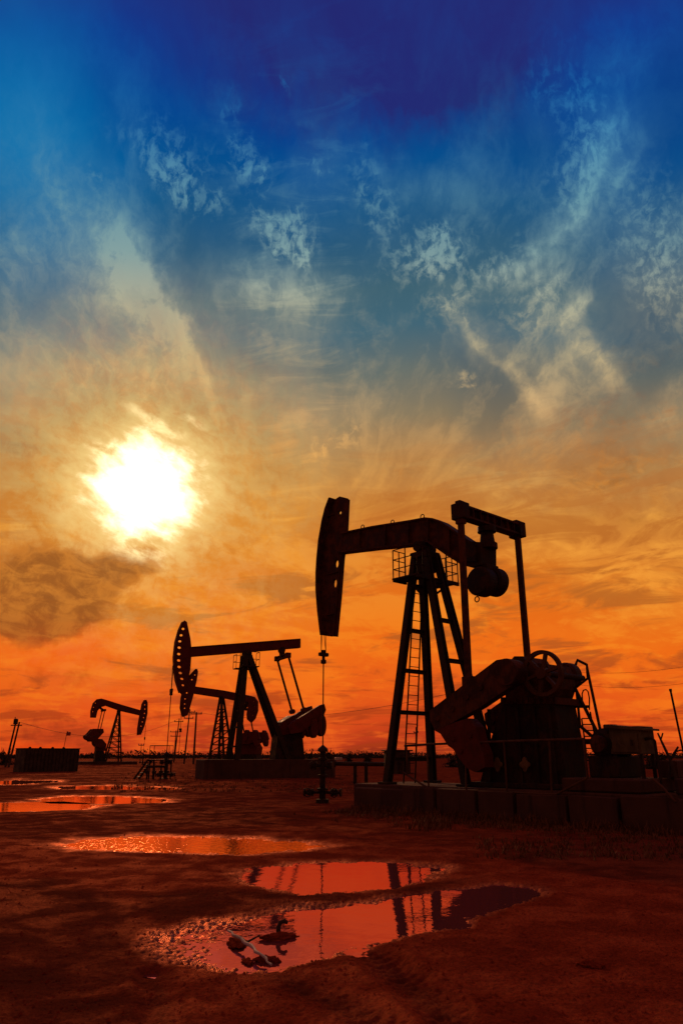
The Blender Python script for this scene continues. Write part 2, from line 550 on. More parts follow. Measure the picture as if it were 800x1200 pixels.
    # 4 thick brown-grey cloud under the sun and further bars of it
    thick = total([((-60, 695), (140, 690), 4.6, 1.9), ((0, 728), (110, 728), 2.2, 1.2), ((20, 640), (120, 670), 3.2, .7), ((120, 664), (190, 660), 2.2, 1.1), ((620, 560), (820, 560), 5, .55), ((560, 490), (800, 500), 5, .35), ((700, 440), (810, 420), 5.0, .3), ((640, 690), (800, 700), 1.8, .35), ((420, 545), (520, 560), 1.6, .3), ((0, 735), (120, 722), 2.0, .7),
                   ((250, 690), (345, 684), 1.5, .6), ((215, 640), (300, 640), 2.2, .35), ((0, 530), (45, 510), 1.7, .5), ((240, 860), (420, 852), 1.2, .4), ((580, 860), (800, 850), 1.6, .6), ((-20, 850), (120, 866), 2.4, .8), ((0, 800), (100, 790), 1.6, .6)], pv)
    thick = t.mul(t.rng(t.add(thick, t.add(t.mul(t.sub(qs, .5), 1.5), t.mul(t.sub(puffn, .5), 1.3))), .15, 1.35), t.rng(thick, .02, .2))
    body = t.mix(t.rng(t.add(t.mul(qf, .5), t.mul(puffn, .5)), .38, .62), srgb(146, 84, 34), srgb(192, 116, 44))
    sky = t.mix(t.mul(thick, .88), sky, t.mix(t.rng(el, 20, 29), t.mix(t.rng(el, 1, 12), srgb(144, 46, 22), body), srgb(86, 90, 90)))
    redb = total([((-10, 866), (95, 862), .5, 1.0), ((-30, 770), (170, 752), 2.2, .7), ((60, 830), (220, 815), 1.2, .6)], p)
    sky = t.mix(t.mul(t.m('MINIMUM', redb, 1.0), .7), sky, srgb(240, 76, 14))

    # 5 sun behind broken cloud
    ds = t.vm('LENGTH', t.mapping(pv, (SUN_AZ, SUN_EL, 0), 0, (1.12, 1.0, 1))).outputs['Value']
    rag = t.mul(t.sub(t.noise(t.mapping(p0, rot=R(-24), scale=(2.0, 1, 1)), .85, 6, .62, .2, dims='2D').outputs[0], .5), 3.0)
    dr = t.add(ds, rag)
    keep = t.sub(1.0, t.mul(thick, .85))
    halo = t.m('POWER', t.mul(t.rng(ds, 1.0, 21.0, 1.0, 0.0), keep), 1.7)
    sky = t.mix(t.mul(halo, .62), sky, t.mix(t.rng(t.add(t.mul(rag, .12), puffn), .32, .70), srgb(250, 200, 108), srgb(240, 160, 56)))
    flare = total([((150, 476), (218, 516), .75, .8), ((140, 640), (188, 650), 1.5, .9), ((100, 515), (135, 530), .9, .8), ((200, 480), (240, 505), .6, .5)], pv)
    flare = t.mul(flare, t.rng(rag, .5, -.6))
    gl = t.mul(t.rng(dr, 2.0, 7.6, 1.0, 0.0), keep)
    sky = t.mix(t.m('MINIMUM', t.add(gl, t.mul(flare, .9)), 1.0), sky, (1.02, .72, .26, 1))
    core = t.mul(t.rng(dr, .4, 4.6, 1.0, 0.0), t.sub(1.0, t.mul(thick, .7)))
    sky = t.mix(t.m('MINIMUM', t.add(core, t.mul(flare, .12)), 1.0), sky, (4.0, 3.4, 2.2, 1))

    # away from the sunset the sky falls off to the dim clear dusk of the sky model
    ns = t.n('ShaderNodeTexSky', sky_type='NISHITA', sun_disc=False)
    ns.sun_elevation = R(SUN_EL); ns.sun_rotation = R(SUN_AZ)
    dim = t.mix(1.0, ns.outputs[0], (.058, .0230, .0160, 1), 'MULTIPLY')
    # unseen warm glow overhead and behind, added to brighten the ground
    over = t.mul(t.rng(Z, .45, .92), t.rng(Y, .50, .10))
    dim = t.mix(over, dim, (.34, .105, .065, 1))
    front = t.rng(Y, -.10, .60)
    sky = t.mix(front, dim, sky)
    # nothing shines from under the ground
    sky = t.mix(t.rng(Z, -.03, -.005), (.01, .004, .003, 1), sky)
    bg = t.n('ShaderNodeBackground'); t.put(bg.inputs[0], sky); bg.inputs[1].default_value = 1.0
    out = t.n('ShaderNodeOutputWorld'); t.put(out.inputs[0], bg.outputs[0])
    w.cycles.sampling_method = 'MANUAL'; w.cycles.sample_map_resolution = 512


build_sky()
sl = bpy.data.lights.new('sun', 'SUN'); sl.energy = 1.0; sl.angle = R(10); sl.color = (1, .46, .20)
so = bpy.data.objects.new('sun', sl); COL.objects.link(so)
sd = Vector((math.sin(R(SUN_AZ)) * math.cos(R(SUN_EL)), math.cos(R(SUN_AZ)) * math.cos(R(SUN_EL)), math.sin(R(SUN_EL))))
so.rotation_euler = sd.to_track_quat('Z', 'Y').to_euler()

# ------------------------------------------------------------------ ground
rg = np.random.RandomState(5)
_perm = rg.permutation(512); _perm = np.concatenate([_perm, _perm])
_grad = rg.uniform(0, 2 * np.pi, 512)


def pnoise(x, y):
    xi = np.floor(x).astype(int); yi = np.floor(y).astype(int)
    xf = x - xi; yf = y - yi
    u = xf * xf * xf * (xf * (xf * 6 - 15) + 10); v = yf * yf * yf * (yf * (yf * 6 - 15) + 10)

    def g(ix, iy, dx, dy):
        a = _grad[_perm[(_perm[ix & 511] + iy) & 511]]
        return np.cos(a) * dx + np.sin(a) * dy
    n00 = g(xi, yi, xf, yf); n10 = g(xi + 1, yi, xf - 1, yf)
    n01 = g(xi, yi + 1, xf, yf - 1); n11 = g(xi + 1, yi + 1, xf - 1, yf - 1)
    return (n00 * (1 - u) + n10 * u) * (1 - v) + (n01 * (1 - u) + n11 * u) * v


def fbm(x, y, o=4, g=.5):
    s = 0; a = 1.0
    for i in range(o):
        s = s + a * pnoise(x * 2 ** i + 17.3 * i, y * 2 ** i + 9.1 * i); a *= g
    return s


PUD = [  # outlines on the photograph, then carried to the ground
    ('long foreground puddle of red water reflecting the pump frame, with a stick across it',
     [(175, 1108), (186, 1095), (235, 1084), (300, 1075), (350, 1068), (400, 1063), (460, 1056), (520, 1046), (580, 1040), (618, 1041), (626, 1046), (598, 1055), (572, 1065), (545, 1075), (530, 1085), (480, 1095), (430, 1107), (380, 1121), (320, 1134), (260, 1138), (212, 1131), (182, 1120)], .055),
    ('middle puddle of red water just beyond the long foreground one',
     [(282, 1026), (310, 1018), (360, 1013), (420, 1011), (470, 1012), (512, 1018), (500, 1028), (470, 1036), (420, 1043), (360, 1046), (312, 1042), (290, 1035)], .05),
    ('lens shaped puddle glinting bright yellow in the middle of the yard',
     [(66, 991), (100, 984), (160, 980), (230, 981), (300, 983), (350, 987), (384, 993), (350, 998), (290, 1002), (220, 1000), (150, 998), (95, 997)], .06),
    ('narrow puddle reflecting the far tanks beyond the lens shaped one', [(42, 937), (80, 933), (140, 933), (200, 937), (196, 941), (130, 942), (70, 941)], .06),
    ('bright puddle cut by the left edge of the picture', [(-60, 943), (0, 941), (70, 940), (120, 944), (100, 949), (40, 951), (-60, 952)], .06),
    ('thin strip of water nearest to the well with the steps', [(56, 922), (120, 921), (205, 923), (205, 925.5), (130, 925.5), (70, 925)], .07),
    ('farthest thin puddle at the left edge beside the dark tank', [(-40, 916), (20, 914), (72, 914.5), (70, 917.5), (20, 919), (-40, 919.5)], .07),
]
polys = [(lab, np.array([gpt(x, y)[:2] for x, y in pl]), dp) for lab, pl, dp in PUD]


def sdf(px, py, poly):
    """signed distance to an outline, negative inside"""
    d = np.full(px.shape, 1e9); ins = np.zeros(px.shape, bool); n = len(poly)
    for i in range(n):
        ax, ay = poly[i]; bx, by = poly[(i + 1) % n]
        ex, ey = bx - ax, by - ay
        k = np.clip(((px - ax) * ex + (py - ay) * ey) / (ex * ex + ey * ey), 0, 1)
        d = np.minimum(d, np.hypot(px - ax - k * ex, py - ay - k * ey))
        c = ((ay > py) != (by > py)) & (px < (bx - ax) * (py - ay) / (by - ay + 1e-12) + ax)
        ins ^= c
    return np.where(ins, -d, d)


TR = [([(430, 1118), (470, 1150), (520, 1195), (560, 1240)], .16, .035), ([(300, 1140), (390, 1180), (470, 1230)], .16, .03),
      ([(180, 1146), (184, 1165), (192, 1200), (200, 1240)], .12, .03),
      ([(800, 1040), (640, 1018), (520, 995), (380, 972), (250, 955)], .28, .03), ([(800, 1075), (680, 1045), (560, 1012), (420, 985)], .28, .03),
      ([(0, 1010), (150, 1008), (300, 1015)], .3, .02), ([(0, 1075), (120, 1060), (260, 1052), (400, 1052)], .3, .02), ([(160, 960), (330, 955), (470, 975)], .4, .02)]


def heights(x, y, both=False):
    r = np.hypot(x, y); wet = np.zeros(x.shape)
    near = np.clip(1 - (r - 30) / 60, 0, 1)
    z = .030 + .014 * fbm(x * .35, y * .35, 3) + .010 * fbm(x * 1.3, y * 1.3 + 5, 3)
    z = z + (.012 * fbm(x * 4.2, y * 4.2, 4, .62) + .011 * np.abs(fbm(x * 13, y * 13, 3, .65))) * np.clip(1.25 - r / 24, .1, 1)
    z = z + .25 * np.clip(fbm(x * .02, y * .02, 3), 0, 1) * np.clip((r - 60) / 80, 0, 1)
    for it, (pl, hw, dp) in enumerate(TR):
        P = np.array([gpt(a, b)[:2] for a, b in pl]); d = np.full(x.shape, 1e9); arc = np.zeros(x.shape); L = 0
        for i in range(len(P) - 1):
            ex, ey = P[i + 1] - P[i]; ln = math.hypot(ex, ey)
            k = np.clip(((x - P[i][0]) * ex + (y - P[i][1]) * ey) / (ex * ex + ey * ey), 0, 1)
            q = np.hypot(x - P[i][0] - k * ex, y - P[i][1] - k * ey)
            arc = np.where(q < d, L + k * ln, arc); d = np.minimum(d, q); L += ln
        d = d + .04 * fbm(x * 2.5, y * 2.5, 2)
        worn = np.clip(.75 + 1.2 * fbm(x * .9 + 3, y * .9, 2), 0, 1)      # here and there the rut has washed out
        flat = np.exp(-(d / hw) ** 4)
        z = z - worn * dp * (1.0 if it < 3 else .7) * flat + worn * dp * .5 * np.exp(-((d - 1.45 * hw) / (.4 * hw)) ** 2)
        if it < 2: z = z + worn * .010 * flat * np.sin(arc * 2 * PI / .11 + 5 * d / hw) * np.clip(1.4 - r / 10, 0, 1)
    for lab, P, dp in polys:
        c = P.mean(0); rad = np.hypot(*(P - c).T).max() + 2
        m = np.hypot(x - c[0], y - c[1]) < rad
        if not m.any(): continue
        xx, yy = x[m], y[m]
        s = sdf(xx, yy, P)
        far = np.clip(r[m] / 8, .6, 2.0)
        s = s + .16 * fbm(xx * 1.6, yy * 1.6, 3) * far * .7
        k = np.clip(-s / (.40 * far) * .5 + .5, 0, 1); k = k * k * (3 - 2 * k)
        bed = -dp + .8 * (z[m] - .030) + .012 * fbm(xx * 7, yy * 7, 3, .6)
        if dp > .055: bed = bed * .42 + .030 * pnoise(xx * 5.5, yy * 2.2) + .018 * pnoise(xx * 13, yy * 5)
        if lab.startswith('long'):   # the left end is shallow churned mud that breaks the surface
            sh = np.clip((-.50 - xx) / .5, 0, 1)
            bed = bed * (1 - .97 * sh) + sh * (-.002 + .010 * fbm(xx * 6, yy * 6, 2, .6) + .026 * pnoise(xx * 19, yy * 19) + .016 * pnoise(xx * 41, yy * 41))
        rim = k * (1 - k) * 4 * np.clip(1.3 - r[m] / 16, 0, 1)      # churned crumbs along the waterline
        z[m] = z[m] * (1 - k) + bed * k + rim * (.022 * pnoise(xx * 21, yy * 21) + .014 * pnoise(xx * 43, yy * 43))
        wet[m] = np.maximum(wet[m], np.clip(.75 - s / (.30 * far), 0, 1))
    return (z, wet) if both else z


DARK_SOIL = [([(-200, 1300), (-120, 1040), (60, 1030), (175, 1068), (182, 1110), (190, 1200), (205, 1300)], .5),
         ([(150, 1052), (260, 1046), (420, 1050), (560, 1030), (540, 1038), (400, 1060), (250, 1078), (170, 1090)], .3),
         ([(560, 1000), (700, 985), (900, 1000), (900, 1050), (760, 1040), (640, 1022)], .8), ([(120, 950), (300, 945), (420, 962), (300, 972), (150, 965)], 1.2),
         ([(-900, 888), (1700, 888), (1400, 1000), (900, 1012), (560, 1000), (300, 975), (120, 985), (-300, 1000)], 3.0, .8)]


def dark_soil(x, y):
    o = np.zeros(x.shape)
    for pl, sf, *wt in DARK_SOIL:
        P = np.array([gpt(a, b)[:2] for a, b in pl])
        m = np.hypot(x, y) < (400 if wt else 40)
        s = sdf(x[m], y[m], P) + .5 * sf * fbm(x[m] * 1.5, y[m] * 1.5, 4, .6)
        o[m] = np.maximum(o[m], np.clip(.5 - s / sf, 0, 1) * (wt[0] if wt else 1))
    for pl, hw, dp in TR[:3]:                      # packed wet soil in the ruts
        P = np.array([gpt(a, b)[:2] for a, b in pl]); d = np.full(x.shape, 1e9)
        for i in range(len(P) - 1):
            ex, ey = P[i + 1] - P[i]
            k = np.clip(((x - P[i][0]) * ex + (y - P[i][1]) * ey) / (ex * ex + ey * ey), 0, 1)
            d = np.minimum(d, np.hypot(x - P[i][0] - k * ex, y - P[i][1] - k * ey))
        o = np.maximum(o, .85 * np.exp(-((d + .05 * fbm(x * 3, y * 3, 3)) / (.75 * hw)) ** 2))
    return o


def build_ground():
    fa = np.linspace(-R(38), R(38), 780)
    ra = np.linspace(R(38), 2 * PI - R(38), 70)[1:-1]
    ang = np.concatenate([fa, ra])
    dep = np.linspace(17.2, 2.2, 420)          # rows evenly spaced in angle below the horizon
    rad = np.concatenate([[.3, .8, 1.5, 2.4, 3.2, 3.8, 4.2], EYE / np.tan(np.radians(dep)), [38, 40, 43, 46, 50, 55, 60, 66, 73, 82, 95, 110, 130, 160, 200, 260, 350, 500, 800, 1500, 3000, 6000]])
    A, RR = np.meshgrid(ang, rad)
    x = RR * np.sin(A); y = RR * np.cos(A)
    z, wet = heights(x.ravel(), y.ravel(), True)
    n, m = len(ang), len(rad)
    vs = np.column_stack([x.ravel(), y.ravel(), z])
    i = np.arange(m - 1)[:, None] * n; j = np.arange(n)[None, :]; k = (j + 1) % n
    q = np.stack([i + j, i + n + j, i + n + k, i + k], -1).reshape(-1, 4)
    me = bpy.data.meshes.new('ground')
    me.vertices.add(len(vs) + 1)
    me.vertices.foreach_set('co', np.concatenate([vs.ravel(), [0, 0, .03]]))
    tri = [(len(vs), int(a), int((a + 1) % n)) for a in range(n)]
    loops = np.concatenate([q.ravel(), np.array(tri).ravel()])
    me.loops.add(len(loops)); me.loops.foreach_set('vertex_index', loops)
    nf = len(q) + len(tri)
    me.polygons.add(nf)
    st = np.concatenate([np.arange(len(q)) * 4, len(q) * 4 + np.arange(len(tri)) * 3])
    me.polygons.foreach_set('loop_start', st)
    me.polygons.foreach_set('use_smooth', np.ones(nf, bool))
    me.update(calc_edges=True)
    dsoil = dark_soil(x.ravel(), y.ravel())
    a2 = me.attributes.new('dark_soil', 'FLOAT', 'POINT'); a2.data.foreach_set('value', np.append(dsoil, 0.0).astype(np.float32))
    at_ = me.attributes.new('wet', 'FLOAT', 'POINT'); at_.data.foreach_set('value', np.append(wet, 0.0).astype(np.float32))
    if me.polygons[0].normal.z < 0: me.flip_normals()
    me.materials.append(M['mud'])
    o = bpy.data.objects.new('ground', me); COL.objects.link(o)
    tag(o, kind='structure')


build_ground()


def hz(x, y):
    return float(heights(np.array([float(x)]), np.array([float(y)]))[0])


for lab, P, dp in polys:
    c = P.mean(0)
    e = [c + (p - c) * (1 + .35 / max(np.hypot(*(p - c)), .3)) for p in P]
    b = MB(); n = len(e)
    # a dense enough fan with a little depth: the sheet ends inside the banks
    vs = [(c[0], c[1], 0)] + [(q[0], q[1], 0) for q in e]
    b.add(vs, [(0, 1 + i, 1 + (i + 1) % n) for i in range(n)])
    o = b.build('puddle', M['water' if dp in (.055, .05) else 'water_ruffled' if lab.startswith('lens') else 'water_still']); tag(o, lab, 'puddle', 'puddles in the yard', 'structure')
    if o.data.polygons[0].normal.z < 0: o.data.flip_normals()

# ------------------------------------------------------------------ the big pump
W1 = Vector((-.58, 23.6, 0)); A1 = -48
F1 = Frame(W1.x + 4.49 * math.cos(R(A1)), W1.y + 4.49 * math.sin(R(A1)), A1)
p1 = empty('pumpjack', F1.o, F1.rz)
tag(p1, 'largest and nearest rusty pumpjack, standing on the concrete blocks at right', 'pumpjack', 'pumpjacks in the oil field')
FT = .68                                        # top of its foundation


def lug(parent, a, c, r=.07, t=.015):
    b = MB(); x, z = a
    b.ring((x, c, z + r), r, t, 'y', 14)
    return b.build('lifting_eye', M['steel'], parent)


def big_pump():
    F = F1
    # horsehead: web plate with sight holes, curved face in front, stiffener behind
    web = F.pl([(393, 586), (399, 582), (407, 584), (405, 625), (402, 648), (398.5, 700), (394, 746), (384, 745.5), (379.5, 718), (378, 690), (378, 668), (381, 640), (387, 610)])
    hs = [F.pl(ellipse(x, y, rx, ry, 4, 12)) for x, y, rx, ry in ((399, 601, 2.2, 2.2), (395.2, 661, 2.6, 5), (393.2, 684, 2.6, 5.5))]
    hh = MB().prism(web, -.05, .05, hs).build('horsehead', M['rust'], p1)
    arc = F.pl([(392, 585), (387.5, 597), (384, 611), (380, 634), (378, 655), (377, 672), (377, 692), (379, 717), (382.5, 745)])
    b = MB(); n = len(arc)
    vs = []
    for x, z in arc: vs += [(x - .03, -.26, z), (x - .03, .26, z), (x + .03, .26, z), (x + .03, -.26, z)]
    fs = [(0, 1, 2, 3), tuple(4 * (n - 1) + k for k in (3, 2, 1, 0))]
    for i in range(n - 1):
        for k in range(4):
            l = (k + 1) % 4; fs.append((4 * i + k, 4 * i + l, 4 * i + 4 + l, 4 * i + 4 + k))
    b.add(vs, fs); b.build('curved_face', M['rust'], hh)
    b = MB(); rb = F.pl([(407, 585), (405, 625), (401, 655), (397.5, 700), (393, 746)])
    for i in range(len(rb) - 1):
        b.bar((rb[i][0], 0, rb[i][1]), (rb[i + 1][0], 0, rb[i + 1][1]), .2, .035, (1, 0, .1))
    for x, y in ((388, 605), (392, 672), (390, 720)):
        P = F.p3(x, y); b.box((P.x, 0, P.z), (.5, .2, .03), 0, .003)
    b.build('stiffener', M['rust'], hh)
    # bent walking beam
    top = [(403, 626), (440, 618.5), (482, 612), (502, 608.5), (511, 609.5), (520, 613), (556, 637), (560, 641)]
    bot = [(560, 665), (545, 662), (529, 652), (505, 635.5), (482, 639), (440, 643), (399, 648)]
    bm_ = MB().prism(F.pl(top + bot), -.10, .10)
    for a, bb in (list(zip(top[:-2], top[1:-1])) + list(zip(bot[1:-1], bot[2:]))):
        P, Q = F.p3(*a), F.p3(*bb)
        bm_.bar(P, Q, .36, .05, (0, 0, 1))
    for x, yt, yb in ((425, 622, 644), (455, 617, 641), (482, 613, 638), (505, 610, 634), (530, 621, 651)):
        P, Q = F.p3(x, yt), F.p3(x, yb)
        bm_.bar(P, Q, .03, .34, (0, 1, 0))
    beam = bm_.build('walking_beam', M['rust'], p1)
    for x, y in ((426, 620.5), (461, 615), (496, 608.5)): lug(beam, F.px(x, y), -.05)
    # tail block, bearing pedestal, equalizer, tail weights
    tb = MB().prism(F.pl([(549, 640), (557, 637), (572, 638), (572, 664), (561, 667), (548, 664)]), -.34, .34)
    tb.prism(F.pl([(553, 643), (568, 642), (568, 661), (553, 661)]), -.42, .42)
    tb.build('tail_block', M['steel'], p1)
    a, z0 = F.px(571, 639); z1 = F.px(571, 622)[1]
    pe = MB().lathe((a, 0, z0 - .1), [(.26, 0), (.26, .14), (.2, .17), (.17, z1 - z0 + .04), (.25, z1 - z0 + .06), (.25, z1 - z0 + .2)], 18)
    pe.build('tail_bearing', M['steel'], p1)
    ez = F.px(571, 609)[1]; ea = a
    eq = MB().ibar((ea, -1.02, ez), (ea, 1.38, ez), .30, .34, .05)
    for k in range(7): eq.box((ea, -.7 + k * .3, ez), (.28, .03, .26), 0, .002)
    eqo = eq.build('equalizer', M['rust'], p1)
    for yy in (-1.08, 1.42):
        e = MB().box((ea, yy, ez), (.40, .26, .44)); e.box((ea, yy, ez + .25), (.16, .2, .08)); e.build('end_block', M['steel'], eqo)
    for k, (yy, px) in enumerate(((-.24, 564.5), (.24, 578))):
        P = F.p3(px, 682, yy)
        w = MB().lathe((P.x, yy, P.z), [(.10, -.24), (.33, -.22), (.385, -.15), (.385, .15), (.33, .22), (.10, .24)], 32, 'y')
        wo = w.build('tail_weight', M['steel'], p1)
        if k == 0:
            MB().ring((P.x - .16, yy - .05, P.z - .44), .07, .016, 'y', 14).build('lifting_eye', M['steel'], wo)
    P = F.p3(571, 668)
    MB().box((P.x, 0, P.z - .02), (.34, .5, .28)).build('weight_hanger', M['steel'], p1)
    # saddle bearing and cap of the samson post
    b = MB(); P = F.p3(497, 637); Q = F.p3(497, 650)
    b.box((P.x, 0, (P.z + Q.z) / 2 + .02), (.34, .36, P.z - Q.z + .06)); b.box((P.x, 0, Q.z), (.60, .62, .09)); b.disc((P.x, P.z - .14), .15, -.34, .34)
    b.build('saddle_bearing', M['steel'], p1)
    tz = Q.z - .03
    # four I-section legs, braces between each pair
    legs = {}
    for xb, sp, xt, st, nm in ((-.84, .89, -.27, .14, 'f'), (1.55, .60, .20, .22, 'r')):
        for s in (-1, 1):
            a, bb = Vector((xb, s * sp, FT)), Vector((xt, s * st, tz))
            legs[nm, s] = (a, bb)
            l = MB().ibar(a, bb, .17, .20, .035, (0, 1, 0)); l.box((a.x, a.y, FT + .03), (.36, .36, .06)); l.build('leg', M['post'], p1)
    for nm, hs in (('f', (.10, .295, .475, .655, .86, .95)), ('r', (.30, .50, .68, .87))):
        for h in hs:
            a = legs[nm, -1][0].lerp(legs[nm, -1][1], h); c = legs[nm, 1][0].lerp(legs[nm, 1][1], h)
            MB().ibar(a, c, .10, .11, .02).build('brace', M['post'], p1)
    b = MB().box((.0, 0, tz - .05), (.52, .62, .10)); b.box((.02, 0, tz - .30), (.34, .40, .46)); b.build('post_cap', M['post'], p1)
    # ladder between the front legs
    b = MB(); lo = Vector((-.98, 0, FT)); hi = Vector((-.32, 0, tz - .55))
    for s in (-1, 1): b.tube([lo + Vector((0, s * .23 + .1, 0)), hi + Vector((0, s * .17 + .02, 0))], .022, 8)
    for k in range(1, 22):
        c = lo.lerp(hi, k / 22); b.tube([c + Vector((0, -.22 + .09, 0)), c + Vector((0, .2 + .06, 0))], .012, 6)
    b.build('ladder', M['steel'], p1)
    # service platform round the head of the post
    pz = F.px(480, 676, -.75)[1]
    pf = MB()
    for s in (-1, 1):
        pf.box((-.02, s * .64, pz), (.95, .52, .05), 0, .004)
        pf.bar((-.45, s * .36, pz - .05), (-.45, s * .89, pz - .05), .06); pf.bar((.43, s * .36, pz - .05), (.43, s * .89, pz - .05), .06)
        pf.bar((0, s * .25, pz - .4), (0, s * .8, pz - .06), .05)
    po = pf.build('platform', M['steel'], p1)
    for s in (-1, 1):
        r = MB(); o_ = .87 * s; i_ = .38 * s
        for h in (.28, .56, .84):
            r.tube([(-.47, i_, pz + h), (-.47, o_, pz + h), (.44, o_, pz + h), (.44, i_, pz + h)], .015, 8)
        for x, y in ((-.47, i_), (-.47, (i_ + o_) / 2), (-.47, o_), (0, o_), (.44, o_), (.44, (i_ + o_) / 2), (.44, i_)):
            r.tube([(x, y, pz), (x, y, pz + .84)], .017, 8)
        r.build('platform_railing', M['steel'], po)
    # pitmans, hung on the equalizer ends
    cn, cf = -1.08, 1.12
    for y0, y1, pt, pb in ((-1.08, cn, (537, 611), (549, 800)), (1.42, cf, (602, 628), (620, 800))):
        T = F.p3(*pt, y0); B = F.p3(*pb, y1); T.x = ea
        b = MB().bar(B, T, .10, .15, (1, 0, 0)); b.box((B.x, y1, B.z), (.3, .16, .3)); b.box((T.x, y0, T.z), (.22, .18, .2))
        b.build('pitman', M['rust'], p1)
    # cranks with their counterweights
    arm = [(507, 833), (545, 804), (585, 774), (597, 772), (607, 778), (608, 792), (600, 806), (566, 829), (530, 849), (514, 857), (508, 845)]
    wt = [(514, 856), (521, 860), (530, 874), (536, 878), (543, 889), (552, 900), (562, 905), (573, 899), (572, 884), (566, 868), (562, 852), (553, 842), (540, 846)]
    A = F.pl(arm, cn); Wt = F.pl(wt, cn)
    off = 0.0
    for yc, t in ((cn, -1), (cf, 1)):
        y0, y1 = (yc - .13, yc + .13)
        hole = [(x, z) for x, z in F.pl(ellipse(551, 824, 2.5, 3.2), cn)]
        c = MB().prism(A, y0, y1)
        rim = MB()
        for i in range(len(A)):
            P, Q = A[i], A[(i + 1) % len(A)]
            c.bar((P[0], yc, P[1]), (Q[0], yc, Q[1]), .34, .05, (0, 1, 0)) if False else None
        for px in ((517, 842), (534, 831), (551, 817), (567, 806)):
            P = F.px(*px, cn); c.disc(P, .075, y0 - .05, y1 + .05, 12)
        H = F.px(598, 788, cn); c.disc(H, .30, y0 - .08, y1 + .08)
        cr = c.build('crank', M['rust'], p1)
        w = MB().prism(Wt, yc - .17, yc + .17)
        for px in ((536, 866), (545, 880), (556, 862)):
            P = F.px(*px, cn); w.disc(P, .06, yc - .21, yc + .21, 10)
        w.build('counterweight', M['red'], cr)
    S = F.px(598, 788, cn)
    MB().lathe((S[0], 0, S[1]), [(.13, cn), (.13, cf)], 20, 'y').build('crank_shaft', M['steel'], p1)
    # gearbox on its stand
    gb = F.pl([(590, 800), (596, 776), (602, 769), (612, 769), (617, 777), (640, 778), (645, 790), (646, 806), (642, 818), (592, 818)], -.5)
    g = MB().prism(gb, -.5, .5)
    g.prism(F.pl([(586, 817), (650, 817), (650, 825), (586, 825)], -.56), -.56, .56)
    for k in range(9):
        x, z = F.px(590 + k * 7.0, 821, -.56); g.box((x, -.585, z), (.06, .06, .12), 0, .004)
    go = g.build('gearbox', M['rust'], p1)
    st = F.pl([(590, 825), (648, 825), (656, 868), (664, 905), (560, 905), (576, 862)], -.5); zlo = FT
    st = [(x, max(z, zlo)) if i not in (3, 4) else (x, zlo) for i, (x, z) in enumerate(st)]
    s_ = MB().prism(st, -.5, .42)
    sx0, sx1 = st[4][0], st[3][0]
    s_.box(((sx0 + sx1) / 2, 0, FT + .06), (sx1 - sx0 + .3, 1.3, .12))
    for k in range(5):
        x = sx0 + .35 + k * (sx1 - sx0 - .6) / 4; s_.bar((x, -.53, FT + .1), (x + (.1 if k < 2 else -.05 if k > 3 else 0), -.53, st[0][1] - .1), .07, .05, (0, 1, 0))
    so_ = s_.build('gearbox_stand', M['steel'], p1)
    for px in (582, 614):  # tan lobed plates stand in for see-through openings in the stand
        P = F.px(px, 897, -.60); pts = []
        for k in range(32):
            q = 2 * PI * k / 32; rr = .115 * (1 + .22 * math.cos(4 * q)); pts.append((P[0] + rr * math.cos(q), P[1] + .02 + rr * math.sin(q) * 1.15))
        MB().prism(pts, -.60, -.56).build('opening_plate', M['ochre'], so_)
    # spoked pulley, brake drum
    P = F.px(636, 789, -.78); rr = .515
    b = MB(); n = 44
    ro = [(P[0] + rr * math.cos(2 * PI * k / n), P[1] + rr * math.sin(2 * PI * k / n)) for k in range(n)]
    ri = [(P[0] + (rr - .085) * math.cos(2 * PI * k / n), P[1] + (rr - .085) * math.sin(2 * PI * k / n)) for k in range(n)]
    b.prism(ro, -.85, -.75, [ri]); b.disc(P, .13, -.90, -.66)
    for k in range(6):
        a = k * PI / 3 + .25
        b.bar((P[0] + .1 * math.cos(a), -.80, P[1] + .1 * math.sin(a)), (P[0] + (rr - .06) * math.cos(a), -.80, P[1] + (rr - .06) * math.sin(a)), .07, .085, (0, 1, 0))
    pu = b.build('pulley', M['rail'], p1)
    pu['label'] = 'large six spoked belt pulley'
    MB().lathe((P[0], 0, P[1]), [(.07, -.8), (.07, .9)], 16, 'y').build('pulley_shaft', M['steel'], p1)
    P = F.px(665, 792, .72)
    MB().lathe((P[0], .72, P[1]), [(.05, -.24), (.27, -.20), (.31, -.12), (.31, .12), (.27, .20), (.05, .24)], 28, 'y').build('brake_drum', M['rust'], p1)
    # raking frame and ladder behind the gearbox
    c = .5
    def T(b, pts, r=.028, cc=c): b.tube([F.p3(x, y, cc) for x, y in pts], r, 8)
    b = MB(); T(b, [(674, 779), (676, 773.5), (687, 779), (687.5, 784), (705, 866)], .034); T(b, [(674, 806), (688, 795), (687.5, 786)], .030)
    T(b, [(673, 806), (706, 872)], .042); T(b, [(676, 848), (706, 874)], .040); T(b, [(670, 828), (690, 828)], .034)
    T(b, [(675, 809), (679, 850)], .032); T(b, [(676, 869), (706, 869)], .06)
    b.build('raking_frame', M['steel'], p1)
    b = MB(); T(b, [(690, 832), (690, 818), (688.5, 810.5), (686, 808), (683, 809), (681.5, 813), (682, 822)], .016)
    T(b, [(681, 842), (686, 878), (687, 912)], .018); T(b, [(691, 834), (698, 872), (703, 912)], .018)
    for k in range(8):
        T(b, [(681.5 + k * .8, 842 + k * 7), (692.5 + k * 1.5, 842 + k * 7)], .013)
    b.build('access_ladder', M['steel'], p1)
    # bridle: wires, carrier bar, polished rod
    b = MB()
